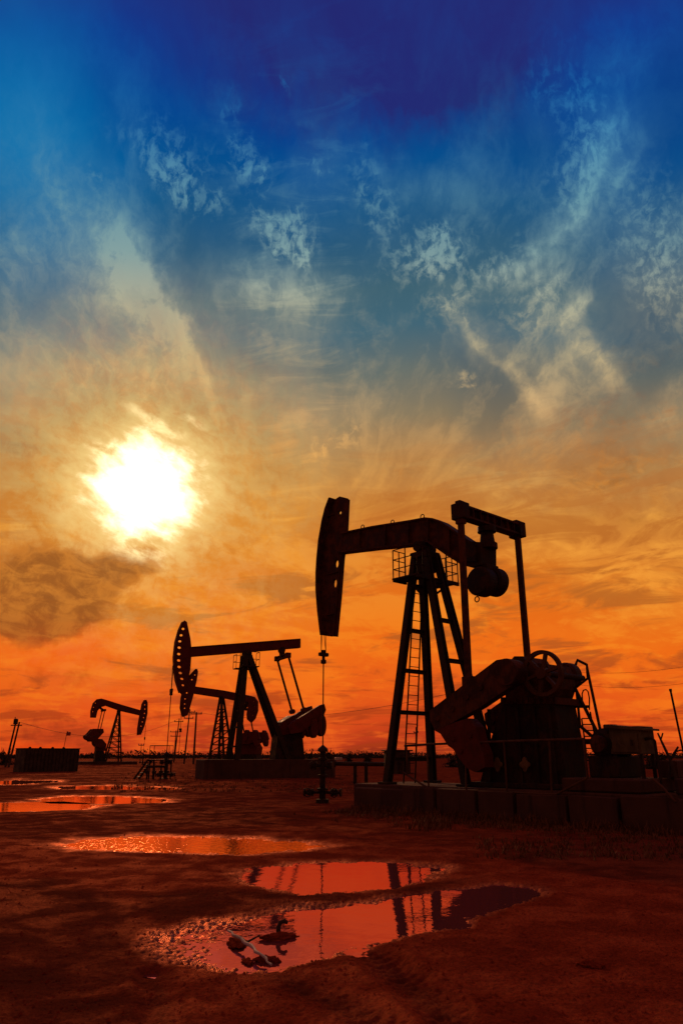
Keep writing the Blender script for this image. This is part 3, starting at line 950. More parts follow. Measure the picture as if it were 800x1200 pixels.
    for y, px in ((-.16, 376.5), (-.16, 378.5), (.16, 380.2), (.16, 382)):
        a = F.p3(px - .5, 724 if px < 379 else 744, y); e = Vector((F.px(379, 764)[0] + y * .12, y * .5, F.px(379, 764)[1]))
        b.tube([a, e], .010, 6)
    b.build('bridle_wires', M['cable'], p1)
    b = MB(); x, z = F.px(379, 767)
    b.box((x, 0, z), (.12, .34, .12)); b.lathe((x, 0, z - .30), [(.05, 0), (.09, .02), (.09, .12), (.05, .14), (.05, .34), (.08, .36), (.08, .44)], 12)
    b.build('carrier_bar', M['steel'], p1)
    MB().tube([(x, 0, z - .2), (x, 0, 1.62)], .019, 8).build('polished_rod', M['cable'], p1)
    return x


RODX = big_pump()
wp = F1.o + F1.u * RODX


# ------------------------------------------------------------------ wellheads
def wellhead(name_label, loc, rz, top=1.62, sc=1.0):
    t = empty('wellhead', loc, rz); tag(t, name_label, 'wellhead', 'wellheads under the horseheads')
    b = MB()
    b.lathe((0, 0, -.05), [(.20, 0), (.20, .16), (.10, .17), (.10, .40), (.17, .41), (.17, .47), (.09, .48), (.09, .80), (.15, .81), (.15, .86), (.085, .87), (.085, top - .35), (.15, top - .34), (.15, top - .28), (.09, top - .27), (.09, top - .1), (.17, top - .09), (.15, top), (.05, top + .08), (.03, top + .1)], 18)
    b.build('casing_tree', M['steel'], t)
    for z, ln, s in ((.30, .56, -1), (.30, .56, 1), (top - .55, .34, -1), (top - .55, .28, 1)):
        v = MB().tube([(0, 0, z), (s * ln, 0, z)], .042, 10)
        v.lathe((s * ln * .55, 0, z), [(.11, -.02), (.11, .02)], 12, 'x'); v.box((s * ln * .72, 0, z), (.14, .14, .18))
        v.lathe((s * ln, 0, z), [(.11, -.02), (.11, .03)], 12, 'x')
        vo = v.build('valve_arm', M['steel'], t)
        MB().ring((s * ln * .72, -.22, z), .12, .015, 'y', 18).bar((s * ln * .72 - .12, -.22, z), (s * ln * .72 + .12, -.22, z), .015).tube([(s * ln * .72, 0, z), (s * ln * .72, -.22, z)], .014, 6).build('hand_wheel', M['steel'], vo)
    return t


wellhead('nearest wellhead with valve arms, left of the concrete blocks', (wp.x, wp.y, hz(wp.x, wp.y)), R(-12))

# ------------------------------------------------------------------ foundation, railing and what stands there
def foundation():
    t = empty('concrete_foundation', F1.o, F1.rz)
    tag(t, 'long foundation of stained concrete blocks under the largest pumpjack', 'foundation')
    b = MB().box((2.2, 0, FT / 2 - .15), (8.2, 2.2, FT + .3), 0, .03); b.build('core', M['concrete'], t)
    xs = F1.px(474, 930, -1.25)[0]; k = 0
    x = xs
    while x < 6.2:
        w = .95 + .25 * random.random(); h = FT + .26 - .05 * random.random()
        p = MB().box((x + w / 2, -1.22 - .03 * random.random(), h / 2 - .28), (w, .22, h), R(random.uniform(-.8, .8)), .02); p.v = [(q[0] + random.gauss(0, .010), q[1] + random.gauss(0, .010), q[2] + random.gauss(0, .014)) for q in p.v]; p.build('block', M['concrete'], t)
        x += w + .05 + .07 * random.random(); k += 1
    b = MB()
    b.box((xs - .95, -.30, .22), (1.75, 1.9, .74), 0, .03); b.build('front_slab', M['concrete'], t)
    b = MB()
    b.box((5.3, -.2, FT + .14), (1.7, 1.7, .26), 0, .03); b.build('motor_plinth', M['concrete'], t)


foundation()


def rails():
    c = -1.22; t = empty('guard_rail', F1.o, F1.rz)
    tag(t, 'rusty pipe guard rail along the front of the concrete blocks', 'railing')
    P = lambda x, y: F1.p3(x, y, c)
    top = MB().tube([P(474, 874), P(507, 872), P(600, 868.6), P(683, 866)], .028, 8); top.build('top_rail', M['rail'], t)
    b = MB().tube([P(472, 905), P(482, 911.5), P(503, 924.5), P(575, 928), P(651, 931), P(688, 911.5), P(683, 866)], .026, 8); b.build('bottom_rail', M['rail'], t)
    for x0, y0, x1, y1 in ((500, 872.4, 502, 924), (545, 870.6, 546, 926), (590, 869, 594, 928.5), (643, 867.3, 646, 930.5), (476, 874, 477, 908)):
        MB().tube([P(x0, y0), P(x1, y1)], .022, 8).build('post', M['rail'], t)


rails()


def cabinet():
    F = F1; c = -.35
    t = empty('control_cabinet', F.o, F.rz)
    tag(t, 'tan control cabinet with a sloping lid, right of the gearbox', 'cabinet')
    x0, z0 = F.px(716, 884, c); x1 = F.px(752, 884, c)[0]; z1 = F.px(734, 857, c)[1]
    FTZ = FT + .27
    b = MB().box(((x0 + x1) / 2, c + .3, (z0 + z1) / 2 + .05), (x1 - x0, .62, z1 - z0 + .1), 0, .015)
    b.build('body', M['cabinet'], t)
    l = MB(); zc = z1 + .10
    l.prism([(x0 - .06, zc - .02), (x1 + .10, zc - .09), (x1 + .10, zc - .05), (x0 - .06, zc + .05)], c - .07, c + .68); l.build('lid', M['cabinet'], t)
    d = MB().box(((x0 + x1) / 2, c - .02, (z0 + z1) / 2), ((x1 - x0) * .84, .03, (z1 - z0) * .82), 0, .006); do = d.build('door', M['cabinet'], t)
    MB().box(((x0 + x1) / 2 + .24 * (x1 - x0), c - .05, (z0 + z1) / 2), (.03, .04, .12), 0, .004).build('handle', M['steel'], do)
    for sx in (x0 + .05, x1 - .05):
        for sy in (c + .05, c + .55):
            MB().bar((sx, sy, FTZ), (sx, sy, z0 + .03), .06).build('leg', M['steel'], t)
    b = MB().tube([(x1, c + .2, z0 + .30), (x1 + .16, c + .2, z0 + .32), (x1 + .20, c + .2, z0 + .26), (x1 + .22, c + .2, FTZ - .1)], .03, 8); b.build('conduit', M['steel'], t)


cabinet()


def motor():
    F = F1; t = empty('electric_motor', F.o, F.rz)
    tag(t, 'dark electric motor on its slide base between gearbox and cabinet', 'motor')
    x, z = F.px(717, 872, .1)
    b = MB().lathe((x, .1, z), [(.05, -.5), (.22, -.48), (.30, -.40), (.30, .36), (.26, .44), (.05, .46)], 24, 'y')
    for k in range(14): b.lathe((x, .1, z), [(.325, -.34 + k * .05), (.325, -.325 + k * .05)], 24, 'y')
    b.build('housing', M['steel'], t)
    MB().box((x, .1, z + .34), (.2, .26, .14)).build('terminal_box', M['steel'], t)
    zb = FT + .27; MB().box((x, .1, (zb + z - .25) / 2), (.7, .9, z - .25 - zb)).build('slide_base', M['steel'], t)
    MB().lathe((x, -.55, z), [(.04, 0), (.17, .01), (.17, .14), (.04, .15)], 20, 'y').build('belt_wheel', M['rust'], t)


motor()


def loose_bits():
    # leaning pole, forked posts and slabs at the right edge
    F = F1; c = -.2
    def leaning(name, label, cat, pts, r, c=c, mat='wood', tip=None):
        t = empty(name, F.o, F.rz); tag(t, label, cat)
        b = MB().tube([F.p3(x, y, c) for x, y in pts], r, 8); b.build('shaft', M[mat], t)
        return t
    a = F.p3(785, 809, c); e = F.p3(802, 890, c)
    t = empty('leaning_pole', F.o, F.rz); tag(t, 'thin tall pole leaning left at the right edge of the picture', 'pole')
    MB().tube([a, e, F.p3(811, 932, c)], .022, 8).build('shaft', M['steel'], t); MB().lathe(a, [(.03, -.02), (.03, .03)], 8).build('end_cap', M['steel'], t)
    t = empty('forked_post', F.o, F.rz); tag(t, 'broken post with a forked tip, leaning left beside the cabinet', 'post')
    MB().tube([F.p3(770, 859, c), F.p3(776, 872, c), F.p3(785, 891, c), F.p3(792, 914, c)], [.018, .026, .032, .034], 8).build('trunk', M['wood'], t)
    MB().tube([F.p3(774, 866, c), F.p3(776, 859, c)], .016, 6).build('prong', M['wood'], t)
    t = empty('forked_post', F.o, F.rz); tag(t, 'shorter broken post with a forked tip, leaning right at the right edge', 'post')
    MB().tube([F.p3(794, 875, c), F.p3(790, 882, c), F.p3(785, 890, c + .02), F.p3(783, 914, c + .02)], [.018, .026, .03, .034], 8).build('trunk', M['wood'], t)
    MB().tube([F.p3(791, 881, c), F.p3(797, 879, c), F.p3(800, 880, c)], .015, 6).build('prong', M['wood'], t)
    for lab, x0, x1, y0, y1, cc in (('dark concrete slab lying on the plinth behind the cabinet', 770, 795, 891, 912, .1),):
        t = empty('concrete_slab', F.o, F.rz); tag(t, lab, 'slab')
        P, Q = F.px(x0, y0, cc), F.px(x1, y1, cc)
        MB().box(((P[0] + Q[0]) / 2, cc + .3, (P[1] + Q[1]) / 2), (Q[0] - P[0], .6, P[1] - Q[1]), 0, .02).build('slab', M['concrete'], t)
    t = empty('concrete_block', F.o, F.rz); tag(t, 'pale concrete block at the right edge on top of the foundation', 'block')
    P, Q = F.px(789, 912, -.8), F.px(830, 933, -.8)
    MB().box(((P[0] + Q[0]) / 2, -.5, (P[1] + Q[1]) / 2), (Q[0] - P[0], .6, P[1] - Q[1]), 0, .025).build('block', M['concrete'], t)
    t = empty('brace_pipe', F.o, F.rz); tag(t, 'rusty pipe lying aslant across the blocks under the cabinet', 'pipe')
    MB().tube([F.p3(764, 913, -1.36), F.p3(776, 923, -1.36), F.p3(791, 940, -1.36)], .025, 8).build('pipe', M['rail'], t)


loose_bits()


# ------------------------------------------------------------------ the other pumps, one builder, their own traced shapes
def pump(F, label, s, mat):
    t = empty('pumpjack', F.o, F.rz); tag(t, label, 'pumpjack', 'pumpjacks in the oil field')
    th = s.get('th', .12)
    hd = MB().prism(F.pl(s['head']), -th * .5, th * .5, [F.pl(ellipse(x, y, rx, ry, ro, 10)) for x, y, rx, ry, ro in s['holes']])
    ho = hd.build('horsehead', M[mat], t)
    fc = [F.p3(x, y) for x, y in s['face']]
    b = MB()
    for a, c in zip(fc[:-1], fc[1:]): b.bar(a, c, .42, .05, (1, 0, 0))
    b.build('curved_face', M[mat], ho)
    o = F.pl(s['beam']); b = MB().prism(o, -.12, .12)
    for a, c in s['flange']: b.bar(F.p3(*a), F.p3(*c), .34, .05)
    if 'tailholes' in s: b = MB().prism(o, -.14, .14, [F.pl(ellipse(x, y, rx, rx, 0, 8)) for x, y, rx in s['tailholes']])
    b.build('walking_beam', M[mat], t)
    pv = F.p3(*s['pivot']); b = MB().box((pv.x, 0, pv.z - .12), (.5, .5, .3)).disc((pv.x, pv.z), .16, -.3, .3, 14); b.build('saddle_bearing', M['steel'], t)
    ft = s['foot']; zt = pv.z - .25; L = {}
    for nm, xb, sp in (('f', s['front'], s['spf']), ('r', s['rear'], s['spr'])):
        for q in (-1, 1):
            a, c = Vector((xb, q * sp, ft)), Vector((pv.x + (.12 if xb > pv.x else -.12), q * .2, zt)); L[nm, q] = (a, c)
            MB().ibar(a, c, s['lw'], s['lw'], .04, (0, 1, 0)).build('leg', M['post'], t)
    for h in s['brf']:
        for nm in ('f',) if not s.get('lattice') else ('f', 'r'):
            MB().bar(L[nm, -1][0].lerp(L[nm, -1][1], h), L[nm, 1][0].lerp(L[nm, 1][1], h), .11).build('brace', M['post'], t)
    if s.get('lattice'):
        for q in (-1, 1):
            for i, h in enumerate(s['brf']):
                a = L['f', q][0].lerp(L['f', q][1], h); c = L['r', q][0].lerp(L['r', q][1], h)
                MB().bar(a, c, .11).build('brace', M['post'], t)
                if i + 1 < len(s['brf']):
                    h2 = s['brf'][i + 1]
                    MB().bar(a, L['r', q][0].lerp(L['r', q][1], h2), .09).build('brace', M['post'], t)
    if s.get('plat'):
        pz = zt - s['plat']; b = MB()
        for q in (-1, 1): b.box((pv.x, q * .75, pz), (1.1, .7, .05), 0, .004)
        po = b.build('platform', M['steel'], t)
        for q in (-1, 1):
            r = MB(); o_ = 1.08 * q; i_ = .42 * q
            for h in (.45, .9): r.tube([(pv.x - .54, i_, pz + h), (pv.x - .54, o_, pz + h), (pv.x + .54, o_, pz + h), (pv.x + .54, i_, pz + h)], .018, 6)
            for x, y in ((-.54, i_), (-.54, o_), (0, o_), (.54, o_), (.54, i_)): r.tube([(pv.x + x, y, pz), (pv.x + x, y, pz + .9)], .02, 6)
            r.build('platform_railing', M['steel'], po)
    e = F.p3(*s['eq']); ew = s.get('ew', 1.1)
    b = MB().ibar((e.x, -ew, e.z), (e.x, ew, e.z), .28, .26, .05); b.box((e.x, -ew, e.z), (.34, .2, .34)); b.box((e.x, ew, e.z), (.34, .2, .34)); b.build('equalizer', M[mat], t)
    h = F.p3(*s['hang']); b = MB().bar((e.x, 0, e.z), (h.x, 0, h.z), .3, .3); b.disc((h.x, h.z), .2, -.2, .2, 12); b.build('tail_bearing', M['steel'], t)
    pn = F.px(*s['pin'], s['pc']); cr = F.pl(s['crank'], s['pc'])
    for q in (-1, 1):
        y = q * abs(s['pc'])
        MB().bar((pn[0], y, pn[1]), (e.x, q * ew, e.z), .10, .12, (1, 0, 0)).build('pitman', M['steel'], t)
        c = MB().prism(cr, y - .14, y + .14); c.disc(pn, .16, y - .22, y + .22, 12); co_ = c.build('crank', M[mat], t)
        for wl in s['weights']: MB().prism(F.pl(wl, s['pc']), y - .26, y + .26).build('counterweight', M[mat], co_)
    g = F.pl(s['gear'], -.6); MB().prism(g, -.6, .6).build('gearbox', M[mat], t)
    x0, x1, hh = s['base']
    b = MB().box(((x0 + x1) / 2, 0, ft - hh / 2), (x1 - x0, 2.1, hh), 0, .03); b.build('foundation', M['concrete'], t)
    st = F.pl(s['stand'], -.55); st = [(x, max(z, ft)) for x, z in st]; MB().prism(st, -.55, .55).build('gearbox_stand', M['steel'], t)
    r0 = F.p3(*s['rod'][0]); b = MB()
    rz_ = s['rodz']
    for q in (-.12, .12): b.tube([(r0.x, q, r0.z), (r0.x, q * .4, rz_)], .018, 6)
    b.build('bridle_wires', M['cable'], t)
    MB().box((r0.x, 0, rz_), (.14, .36, .22)).lathe((r0.x, 0, rz_ - .3), [(.06, 0), (.1, .02), (.1, .2), (.06, .22)], 10).build('carrier_bar', M['steel'], t)
    MB().tube([(r0.x, 0, rz_), (r0.x, 0, 1.5)], .026, 8).build('polished_rod', M['cable'], t)
    return t, F.o + F.u * r0.x


# conventional pump in the middle
W2 = gpt(193, 914); F2 = Frame(W2.x + 5.49 * math.cos(R(25)), W2.y + 5.49 * math.sin(R(25)), 25)
spec2 = dict(
    head=[(216, 727), (219, 729), (223, 748), (224, 757), (224, 771), (223, 785), (219, 803), (214, 815), (211, 812), (206.5, 798), (204.5, 785), (204, 770), (206, 752), (210, 738), (213, 730)],
    holes=[(214.6, 737, 1.9, 1.4, -60 + 40), (212.3, 744.5, 2.0, 1.4, -15), (210.8, 751.6, 2.0, 1.4, -10), (210.1, 759, 2.1, 1.5, 0), (209.6, 766.5, 2.1, 1.5, 0), (209.5, 774, 2.1, 1.5, 0), (210.0, 781.6, 2.2, 1.5, 5), (211.4, 788.7, 2.1, 1.4, 10), (213.2, 795.6, 2.0, 1.3, 15), (214.4, 803, 1.6, 1.2, 15)],
    face=[(213.5, 729), (209.5, 738), (205.5, 752), (203.5, 770), (204, 785), (206, 798), (210.5, 812)],
    beam=[(223, 758.5), (290, 753.2), (348, 748.7), (351.5, 749), (351.5, 759), (290, 764.5), (223, 769.8)],
    flange=[((223, 758.8), (351, 749)), ((223, 769.4), (351, 759))],
    pivot=(289, 764.5), foot=1.15, front=-1.35, rear=2.15, spf=.95, spr=.55, lw=.32, brf=(.12, .3, .46, .62), plat=.75,
    eq=(331, 770), ew=1.05, hang=(330, 762), pin=(356, 832), pc=-1.05,
    crank=[(337, 852), (342, 846), (374, 826.5), (379, 825), (381, 832), (378, 840), (352, 858), (340, 860)],
    weights=[ellipse(376, 850, 4.6, 13, 0, 16), ellipse(367, 853, 4.2, 12, 0, 16)],
    gear=[(330, 846), (344, 838), (352, 843), (355, 858), (326, 862)], stand=[(326, 858), (354, 858), (357, 905), (322, 905)], base=(-3.4, 5.2, 1.3), rod=[(203, 780)], rodz=5.2)
pump(F2, 'middle pumpjack with a straight beam and a row of holes in its horsehead', spec2, 'red')

# lattice pump behind it
P3c = at(260, 885, 84); F3 = Frame(P3c.x, P3c.y, -25)
spec3 = dict(
    head=[(231, 784), (232, 787), (230.5, 797), (226.5, 815), (220, 838), (215, 840), (212.5, 830), (213.5, 818), (217, 806), (222, 794), (227, 787)],
    holes=[(228.5, 791, 1.1, .8, 0), (225, 796.5, 1.2, .9, 0), (219, 812, 1.2, .9, 0), (217, 819, 1.2, .9, 0), (216.5, 825, 1.1, .8, 0), (216.5, 830, 1.0, .8, 0)],
    face=[(230.5, 784), (222, 793), (216.5, 805), (213, 818), (212, 830), (214.5, 840)],
    beam=[(226, 804), (262, 809), (292, 815), (298, 816.5), (302, 822), (302, 833), (299, 842), (294.5, 847), (290, 843), (289.5, 837), (291, 829), (289, 824), (262, 818.5), (226, 813)],
    flange=[], tailholes=[(297.5, 822, .9), (298.5, 827.5, .9), (298, 833, .9), (296, 838.5, .9)],
    pivot=(260, 817), foot=.6, front=-1.05, rear=.95, spf=.95, spr=.95, lw=.2, brf=(.06, .17, .28, .39, .5, .61, .72, .84), lattice=True, plat=0,
    eq=(286, 831), ew=1.0, hang=(290, 824), pin=(288, 866), pc=-.9,
    crank=[(279, 862), (290, 857), (303, 858), (305, 866), (292, 872), (281, 872)],
    weights=[ellipse(289, 862, 2.6, 7, 8, 14), ellipse(300.5, 865, 2.8, 10, -6, 14)],
    gear=[(278, 872), (284, 867), (297, 869), (301, 876), (300, 884), (278, 884)], stand=[(278, 880), (299, 880), (302, 895), (276, 895)], base=(-2.6, 5.2, .6), rod=[(213.5, 826)], rodz=4.2)
pump(F3, 'lattice tower pumpjack partly hidden behind the middle one', spec3, 'red')

# far pump facing right
P4c = at(137, 885, 118); F4 = Frame(P4c.x, P4c.y, 180 + 30)
spec4 = dict(
    head=[(170.5, 820), (172.2, 823), (172, 836), (169, 850), (164.5, 861), (160.5, 861.8), (160.8, 854), (163, 840), (166, 825), (168.5, 820.5)],
    holes=[(169.8, 826, .7, .6, 0), (170, 831, .7, .6, 0), (169.5, 836, .7, .6, 0), (168.4, 841, .7, .6, 0), (167, 846, .7, .6, 0), (165.5, 851, .7, .6, 0)],
    face=[(171.3, 820), (172.8, 824), (172.6, 836), (169.5, 850), (165, 861)],
    beam=[(166, 832.6), (143, 826), (124, 820), (119, 818.6), (113.5, 819.4), (109, 824), (106.2, 833), (106, 841), (112.5, 841.3), (114.5, 833), (118, 829), (124, 827.2), (140, 833), (165, 838.8)],
    flange=[], tailholes=[(112, 824, .6), (109.8, 829, .6), (109, 834, .6)],
    pivot=(139.5, 832.5), foot=.5, front=-.55, rear=1.75, spf=.9, spr=.9, lw=.2, brf=(.06, .17, .28, .39, .5, .61, .72, .84), lattice=True, plat=0,
    eq=(121.5, 832.5), ew=1.0, hang=(117, 829), pin=(117.5, 857), pc=.9,
    crank=[(101, 863), (109, 854), (121, 854), (122, 858), (112, 869), (106, 869)],
    weights=[ellipse(104.5, 864, 4.2, 3.2, 30, 12), ellipse(117, 871, 6.5, 5, 25, 14)],
    gear=[(111, 870), (118, 866), (123, 872), (122, 880), (111, 880)], stand=[(111, 879), (120, 879), (122, 895), (109, 895)], base=(-3.0, 5.5, .5), rod=[(171, 850)], rodz=4.0)
t4, rod4 = pump(F4, 'farthest pumpjack at left, its horsehead facing right', spec4, 'red')
wellhead('farthest wellhead under the horsehead facing right', (rod4.x, rod4.y, hz(rod4.x, rod4.y)), 0)
w2t = wellhead('wellhead with a tall dark tree beside the steps, left of the middle pumpjack', (F2.o + F2.u * F2.px(203, 780)[0]).to_tuple(), R(20), 1.55)


# ------------------------------------------------------------------ yard furniture
def steps():
    c = gpt(170, 914); t = empty('well_steps', c, R(-6)); tag(t, 'small steel stair and landing beside the well of the middle pumpjack', 'steps')
    for s in (0, .8):
        MB().bar((-.7, s, 0), (.1, s, 1.15), .05, .12).build('stringer', M['steel'], t)
    for k in range(5):
        MB().box((-.6 + k * .16, .4, .15 + k * .23), (.2, .78, .04), 0, .004).build('tread', M['steel'], t)
    MB().box((.75, .4, 1.12), (1.3, .8, .06), 0, .005).build('landing', M['steel'], t)
    for x in (.2, 1.3):
        for y in (.05, .75): MB().bar((x, y, 0), (x, y, 1.1), .07).build('leg', M['steel'], t)
    b = MB()
    for s in (0.03, .77):
        b.tube([(.15, s, 1.95), (1.35, s, 1.95), (1.35, s, 1.15)], .022, 8); b.tube([(.15, s, 1.15), (.15, s, 1.95)], .022, 8)
    b.build('handrail', M['steel'], t)
    # pipe manifold at its side
    c = gpt(182, 914); t = empty('pipe_manifold', c, R(10)); tag(t, 'low pipe manifold with valves between steps and wellhead', 'pipework')
    b = MB().tube([(-.6, 0, .75), (.7, 0, .75)], .07, 10)
    b.build('header_pipe', M['steel'], t)
    for x in (-.5, -.1, .3, .65):
        v = MB().tube([(x, 0, 0), (x, 0, .75)], .05, 8); v.lathe((x, 0, .4), [(.1, -.05), (.13, -.02), (.13, .1), (.1, .13)], 12); vo = v.build('riser', M['steel'], t)
        MB().ring((x, 0, .98), .13, .018, 'z', 16).tube([(x, 0, .75), (x, 0, .98)], .018, 6).build('hand_wheel', M['steel'], vo)


steps()


def tank():
    a = gpt(27, 905.5); b_ = gpt(91, 904.5); t = empty('steel_tank', a, math.atan2(b_.y - a.y, b_.x - a.x))
    tag(t, 'long low dark ribbed tank standing on the ground at left', 'tank')
    L = (b_ - a).length; H = 1.92
    MB().box((L / 2, 1.1, H / 2), (L, 2.2, H), 0, .03).build('body', M['wood'], t)
    b = MB()
    for k in range(15): b.bar((.12 + k * (L - .24) / 14, -.03, .1), (.12 + k * (L - .24) / 14, -.03, H - .08), .035, .03, (0, 1, 0))
    b.build('ribs', M['steel'], t)
    b = MB().box((L / 2, 1.1, H + .03), (L + .08, 2.28, .07), 0, .01)
    b.build('top_rim', M['steel'], t)
    for x in (.6, 1.5, 2.6, 3.6): MB().lathe((x, .5 + .3 * (x % 1), H + .05), [(.12, 0), (.12, .08), (.07, .1), (.07, .13)], 12).build('hatch', M['steel'], t)


tank()


def pipe_frame():
    c0, c1 = gpt(416, 920), gpt(429, 920)
    t = empty('pipe_rack', c0, 0); tag(t, 'low pipe on two posts beyond the nearest wellhead', 'pipe rack')
    d = c1.x - c0.x; z = 1.0
    for x in (0, d): MB().tube([(x, 0, -.05), (x, 0, z)], .09, 10).build('post', M['steel'], t)
    MB().tube([(-1.0, 0, z), (d + .9, 0, z - .03)], .10, 12).build('pipe', M['steel'], t)
    MB().lathe((-1.0, 0, z), [(.17, -.03), (.17, .04)], 14, 'x').build('flange', M['steel'], t)


pipe_frame()


def hut():
    c = at(465, 893, 60); t = empty('small_hut', (c.x, 60, 0), R(8)); tag(t, 'small flat roofed hut far behind the largest samson post', 'hut')
    MB().box((0, 0, .85), (1.7, 1.8, 1.7), 0, .02).build('wall', M['wood'], t)
    MB().box((0, 0, 1.75), (2.1, 2.1, .1), 0, .01).build('roof', M['steel'], t)
    MB().box((.2, -.92, .75), (.7, .05, 1.4), 0, .01).build('door', M['steel'], t)


hut()


def poles():
    L = 'utility poles along the horizon'
    def pole(px, top, Y, lean, label, arms, r=.13, mat='wood'):
        T = at(px, top, Y); t = empty('utility_pole', (T.x - lean, Y, 0)); tag(t, label, 'pole', L)
        h = T.z; tip = Vector((lean, 0, h))
        MB().tube([(0, 0, -.2), tip], [r * 1.15, r * .75], 8).build('shaft', M[mat], t)
        for k, (dz, w) in enumerate(arms):
            c = tip * ((h - dz) / h); a = MB().bar(c + Vector((-w / 2, -.1, 0)), c + Vector((w / 2, -.1, 0)), .12, .14)
            ao = a.build('crossarm', M['wood'], t)
            for s in (-1, 0, 1): MB().lathe(c + Vector((s * w * .45, -.1, .06)), [(.04, 0), (.08, .05), (.06, .12), (.08, .17), (.03, .24)], 8).build('insulator', M['pale'], ao)
        return t.location + tip
    q = {}
    q['a'] = pole(222.6, 831, 128, .4, 'tallest cross armed utility pole left of the lattice pump tower', ((.5, 2.0), (1.5, 1.6)))
    q['b'] = pole(230.4, 834.5, 126, 0, 'plain thick utility pole nearest to the lattice pump tower', ((.3, 1.9),), .17)
    q['c'] = pole(210.3, 842, 150, .5, 'utility pole with one crossarm just right of the middle well', ((.6, 1.8),))
    q['d'] = pole(206.5, 856, 165, 0, 'short utility pole with wide crossarm right of the middle well', ((.3, 2.6), (1.2, 2.2)))
    q['h'] = pole(640, 784, 62, 0, 'utility pole hidden behind the gearbox of the largest pump', ((.3, 2.0),))
    q['r'] = pole(930, 752, 40, 0, 'utility pole outside the picture beyond its right edge', ((.3, 2.0),))
    pole(688 - 226, 846, 130, .3, 'thin bare pole seen behind the ladder of the largest pump', (), .08)
    pole(487, 852, 130, .2, 'thin pole with a knob seen through the largest samson post', ((.9, .8),), .09)
    pole(166, 872, 140, 0, 'thin short pole behind the farthest wellhead', ((.2, 1.0),), .07)
    # twin poles with a transformer
    T0, T1 = at(18.8, 847, 92), at(23.2, 846, 92); t = empty('transformer_pole', (T0.x, 92, 0))
    tag(t, 'leaning pair of poles carrying a dark transformer at the far left', 'pole', L)
    for T, dx in ((T0, -.55), (T1, -.60)):
        MB().tube([(T.x - T0.x + dx, 0, -.2), (T.x - T0.x, 0, T.z)], [.14, .10], 8).build('shaft', M['wood'], t)
    MB().bar((-.5, -.1, T0.z - .3), (T1.x - T0.x + .4, -.1, T0.z - .3), .12).build('crossarm', M['wood'], t)
    b = MB().lathe((.05, -.15, T0.z - .2), [(.1, 0), (.26, .03), (.26, .62), (.1, .68)], 14); b.lathe((-.08, -.15, T0.z + .46), [(.04, 0), (.06, .2)], 8); b.build('transformer', M['steel'], t)
    q['t'] = Vector((T1.x, 92, T1.z))
    # small marker flag
    T = at(79, 857, 100); t = empty('marker_flag', (T.x - .4, 100, 0)); tag(t, 'thin pole with a small red flag behind the dark tank', 'flag')
    MB().tube([(0, 0, 0), (.4, 0, T.z)], .035, 6).build('pole', M['steel'], t)
    fm, ft_, fp = new_mat('red_cloth'); fp.inputs['Base Color'].default_value = (.4, .03, .02, 1)
    b = MB(); n = 6
    vs = []
    for i in range(n + 1):
        y = .08 * math.sin(i * 1.3)
        vs += [(.40 + .5 * i / n, y, T.z - .02 * i), (.36 + .5 * i / n, y, T.z - .55)]
    b.add(vs, [(2 * i, 2 * i + 1, 2 * i + 3, 2 * i + 2) for i in range(n)])
    fo = b.build('flag', fm, t); sm = fo.modifiers.new('thick', 'SOLIDIFY'); sm.thickness = .01
    # wires
    def wire(a, b, sag, label, r=.012, dz=0.0):
        pts = []
        for k in range(25):
            f = k / 24; P = a.lerp(b, f); P = Vector((P.x, P.y - .1, P.z + dz - sag * 4 * f * (1 - f))); pts.append(P)
        o = MB().tube(pts, r, 5).build('power_line', M['cable']); tag(o, label, 'power line', 'power lines between the poles')
    wire(q['h'], q['r'], .9, 'upper power line crossing the orange sky right of the gearbox', .009, .0)
    wire(q['h'], q['r'], 1.1, 'lower power line crossing the orange sky right of the gearbox', .009, -.85)
    wire(q['b'], q['h'], 2.2, 'power line running from the thick pole behind the largest pump', .02)
    wire(q['t'], q['c'], 2.5, 'power line running right from the leaning twin poles', .022)
    wire(q['a'], q['b'], .3, 'short power line between the two tall poles', .02)


poles()

t = empty('pale_object', gpt(396.5, 891), R(10)); tag(t, 'small pale box-shaped object lying far off, right of the middle pump', 'slab')
MB().box((0, 0, .4), (2.0, 1.6, .9), 0, .12).build('slab', M['pale'], t)  # plain pale box for an unidentified far object


# ------------------------------------------------------------------ stick, clods and the bits in the mud
def lump(c, s, seed, name, label, cat, group=None, mat='mud'):
    bm = bmesh.new(); bmesh.ops.create_icosphere(bm, subdivisions=4, radius=1)
    from mathutils import noise
    for v in bm.verts:
        d = v.co.normalized()
        k = 1 + .45 * noise.fractal(d * 1.6 + Vector((seed * 3.1, seed, 0)), .6, 2.0, 5) + .12 * noise.noise(d * 7 + Vector((seed, 0, 0)))
        v.co = Vector((d.x * s[0] * k, d.y * s[1] * k, d.z * s[2] * k))
    me = bpy.data.meshes.new(name); bm.to_mesh(me); bm.free()
    for p in me.polygons: p.use_smooth = True
    me.materials.append(M[mat]); o = bpy.data.objects.new(name, me); o.location = c; o.rotation_euler = (0, 0, seed * 1.7); COL.objects.link(o)
    tag(o, label, cat, group)
    return o


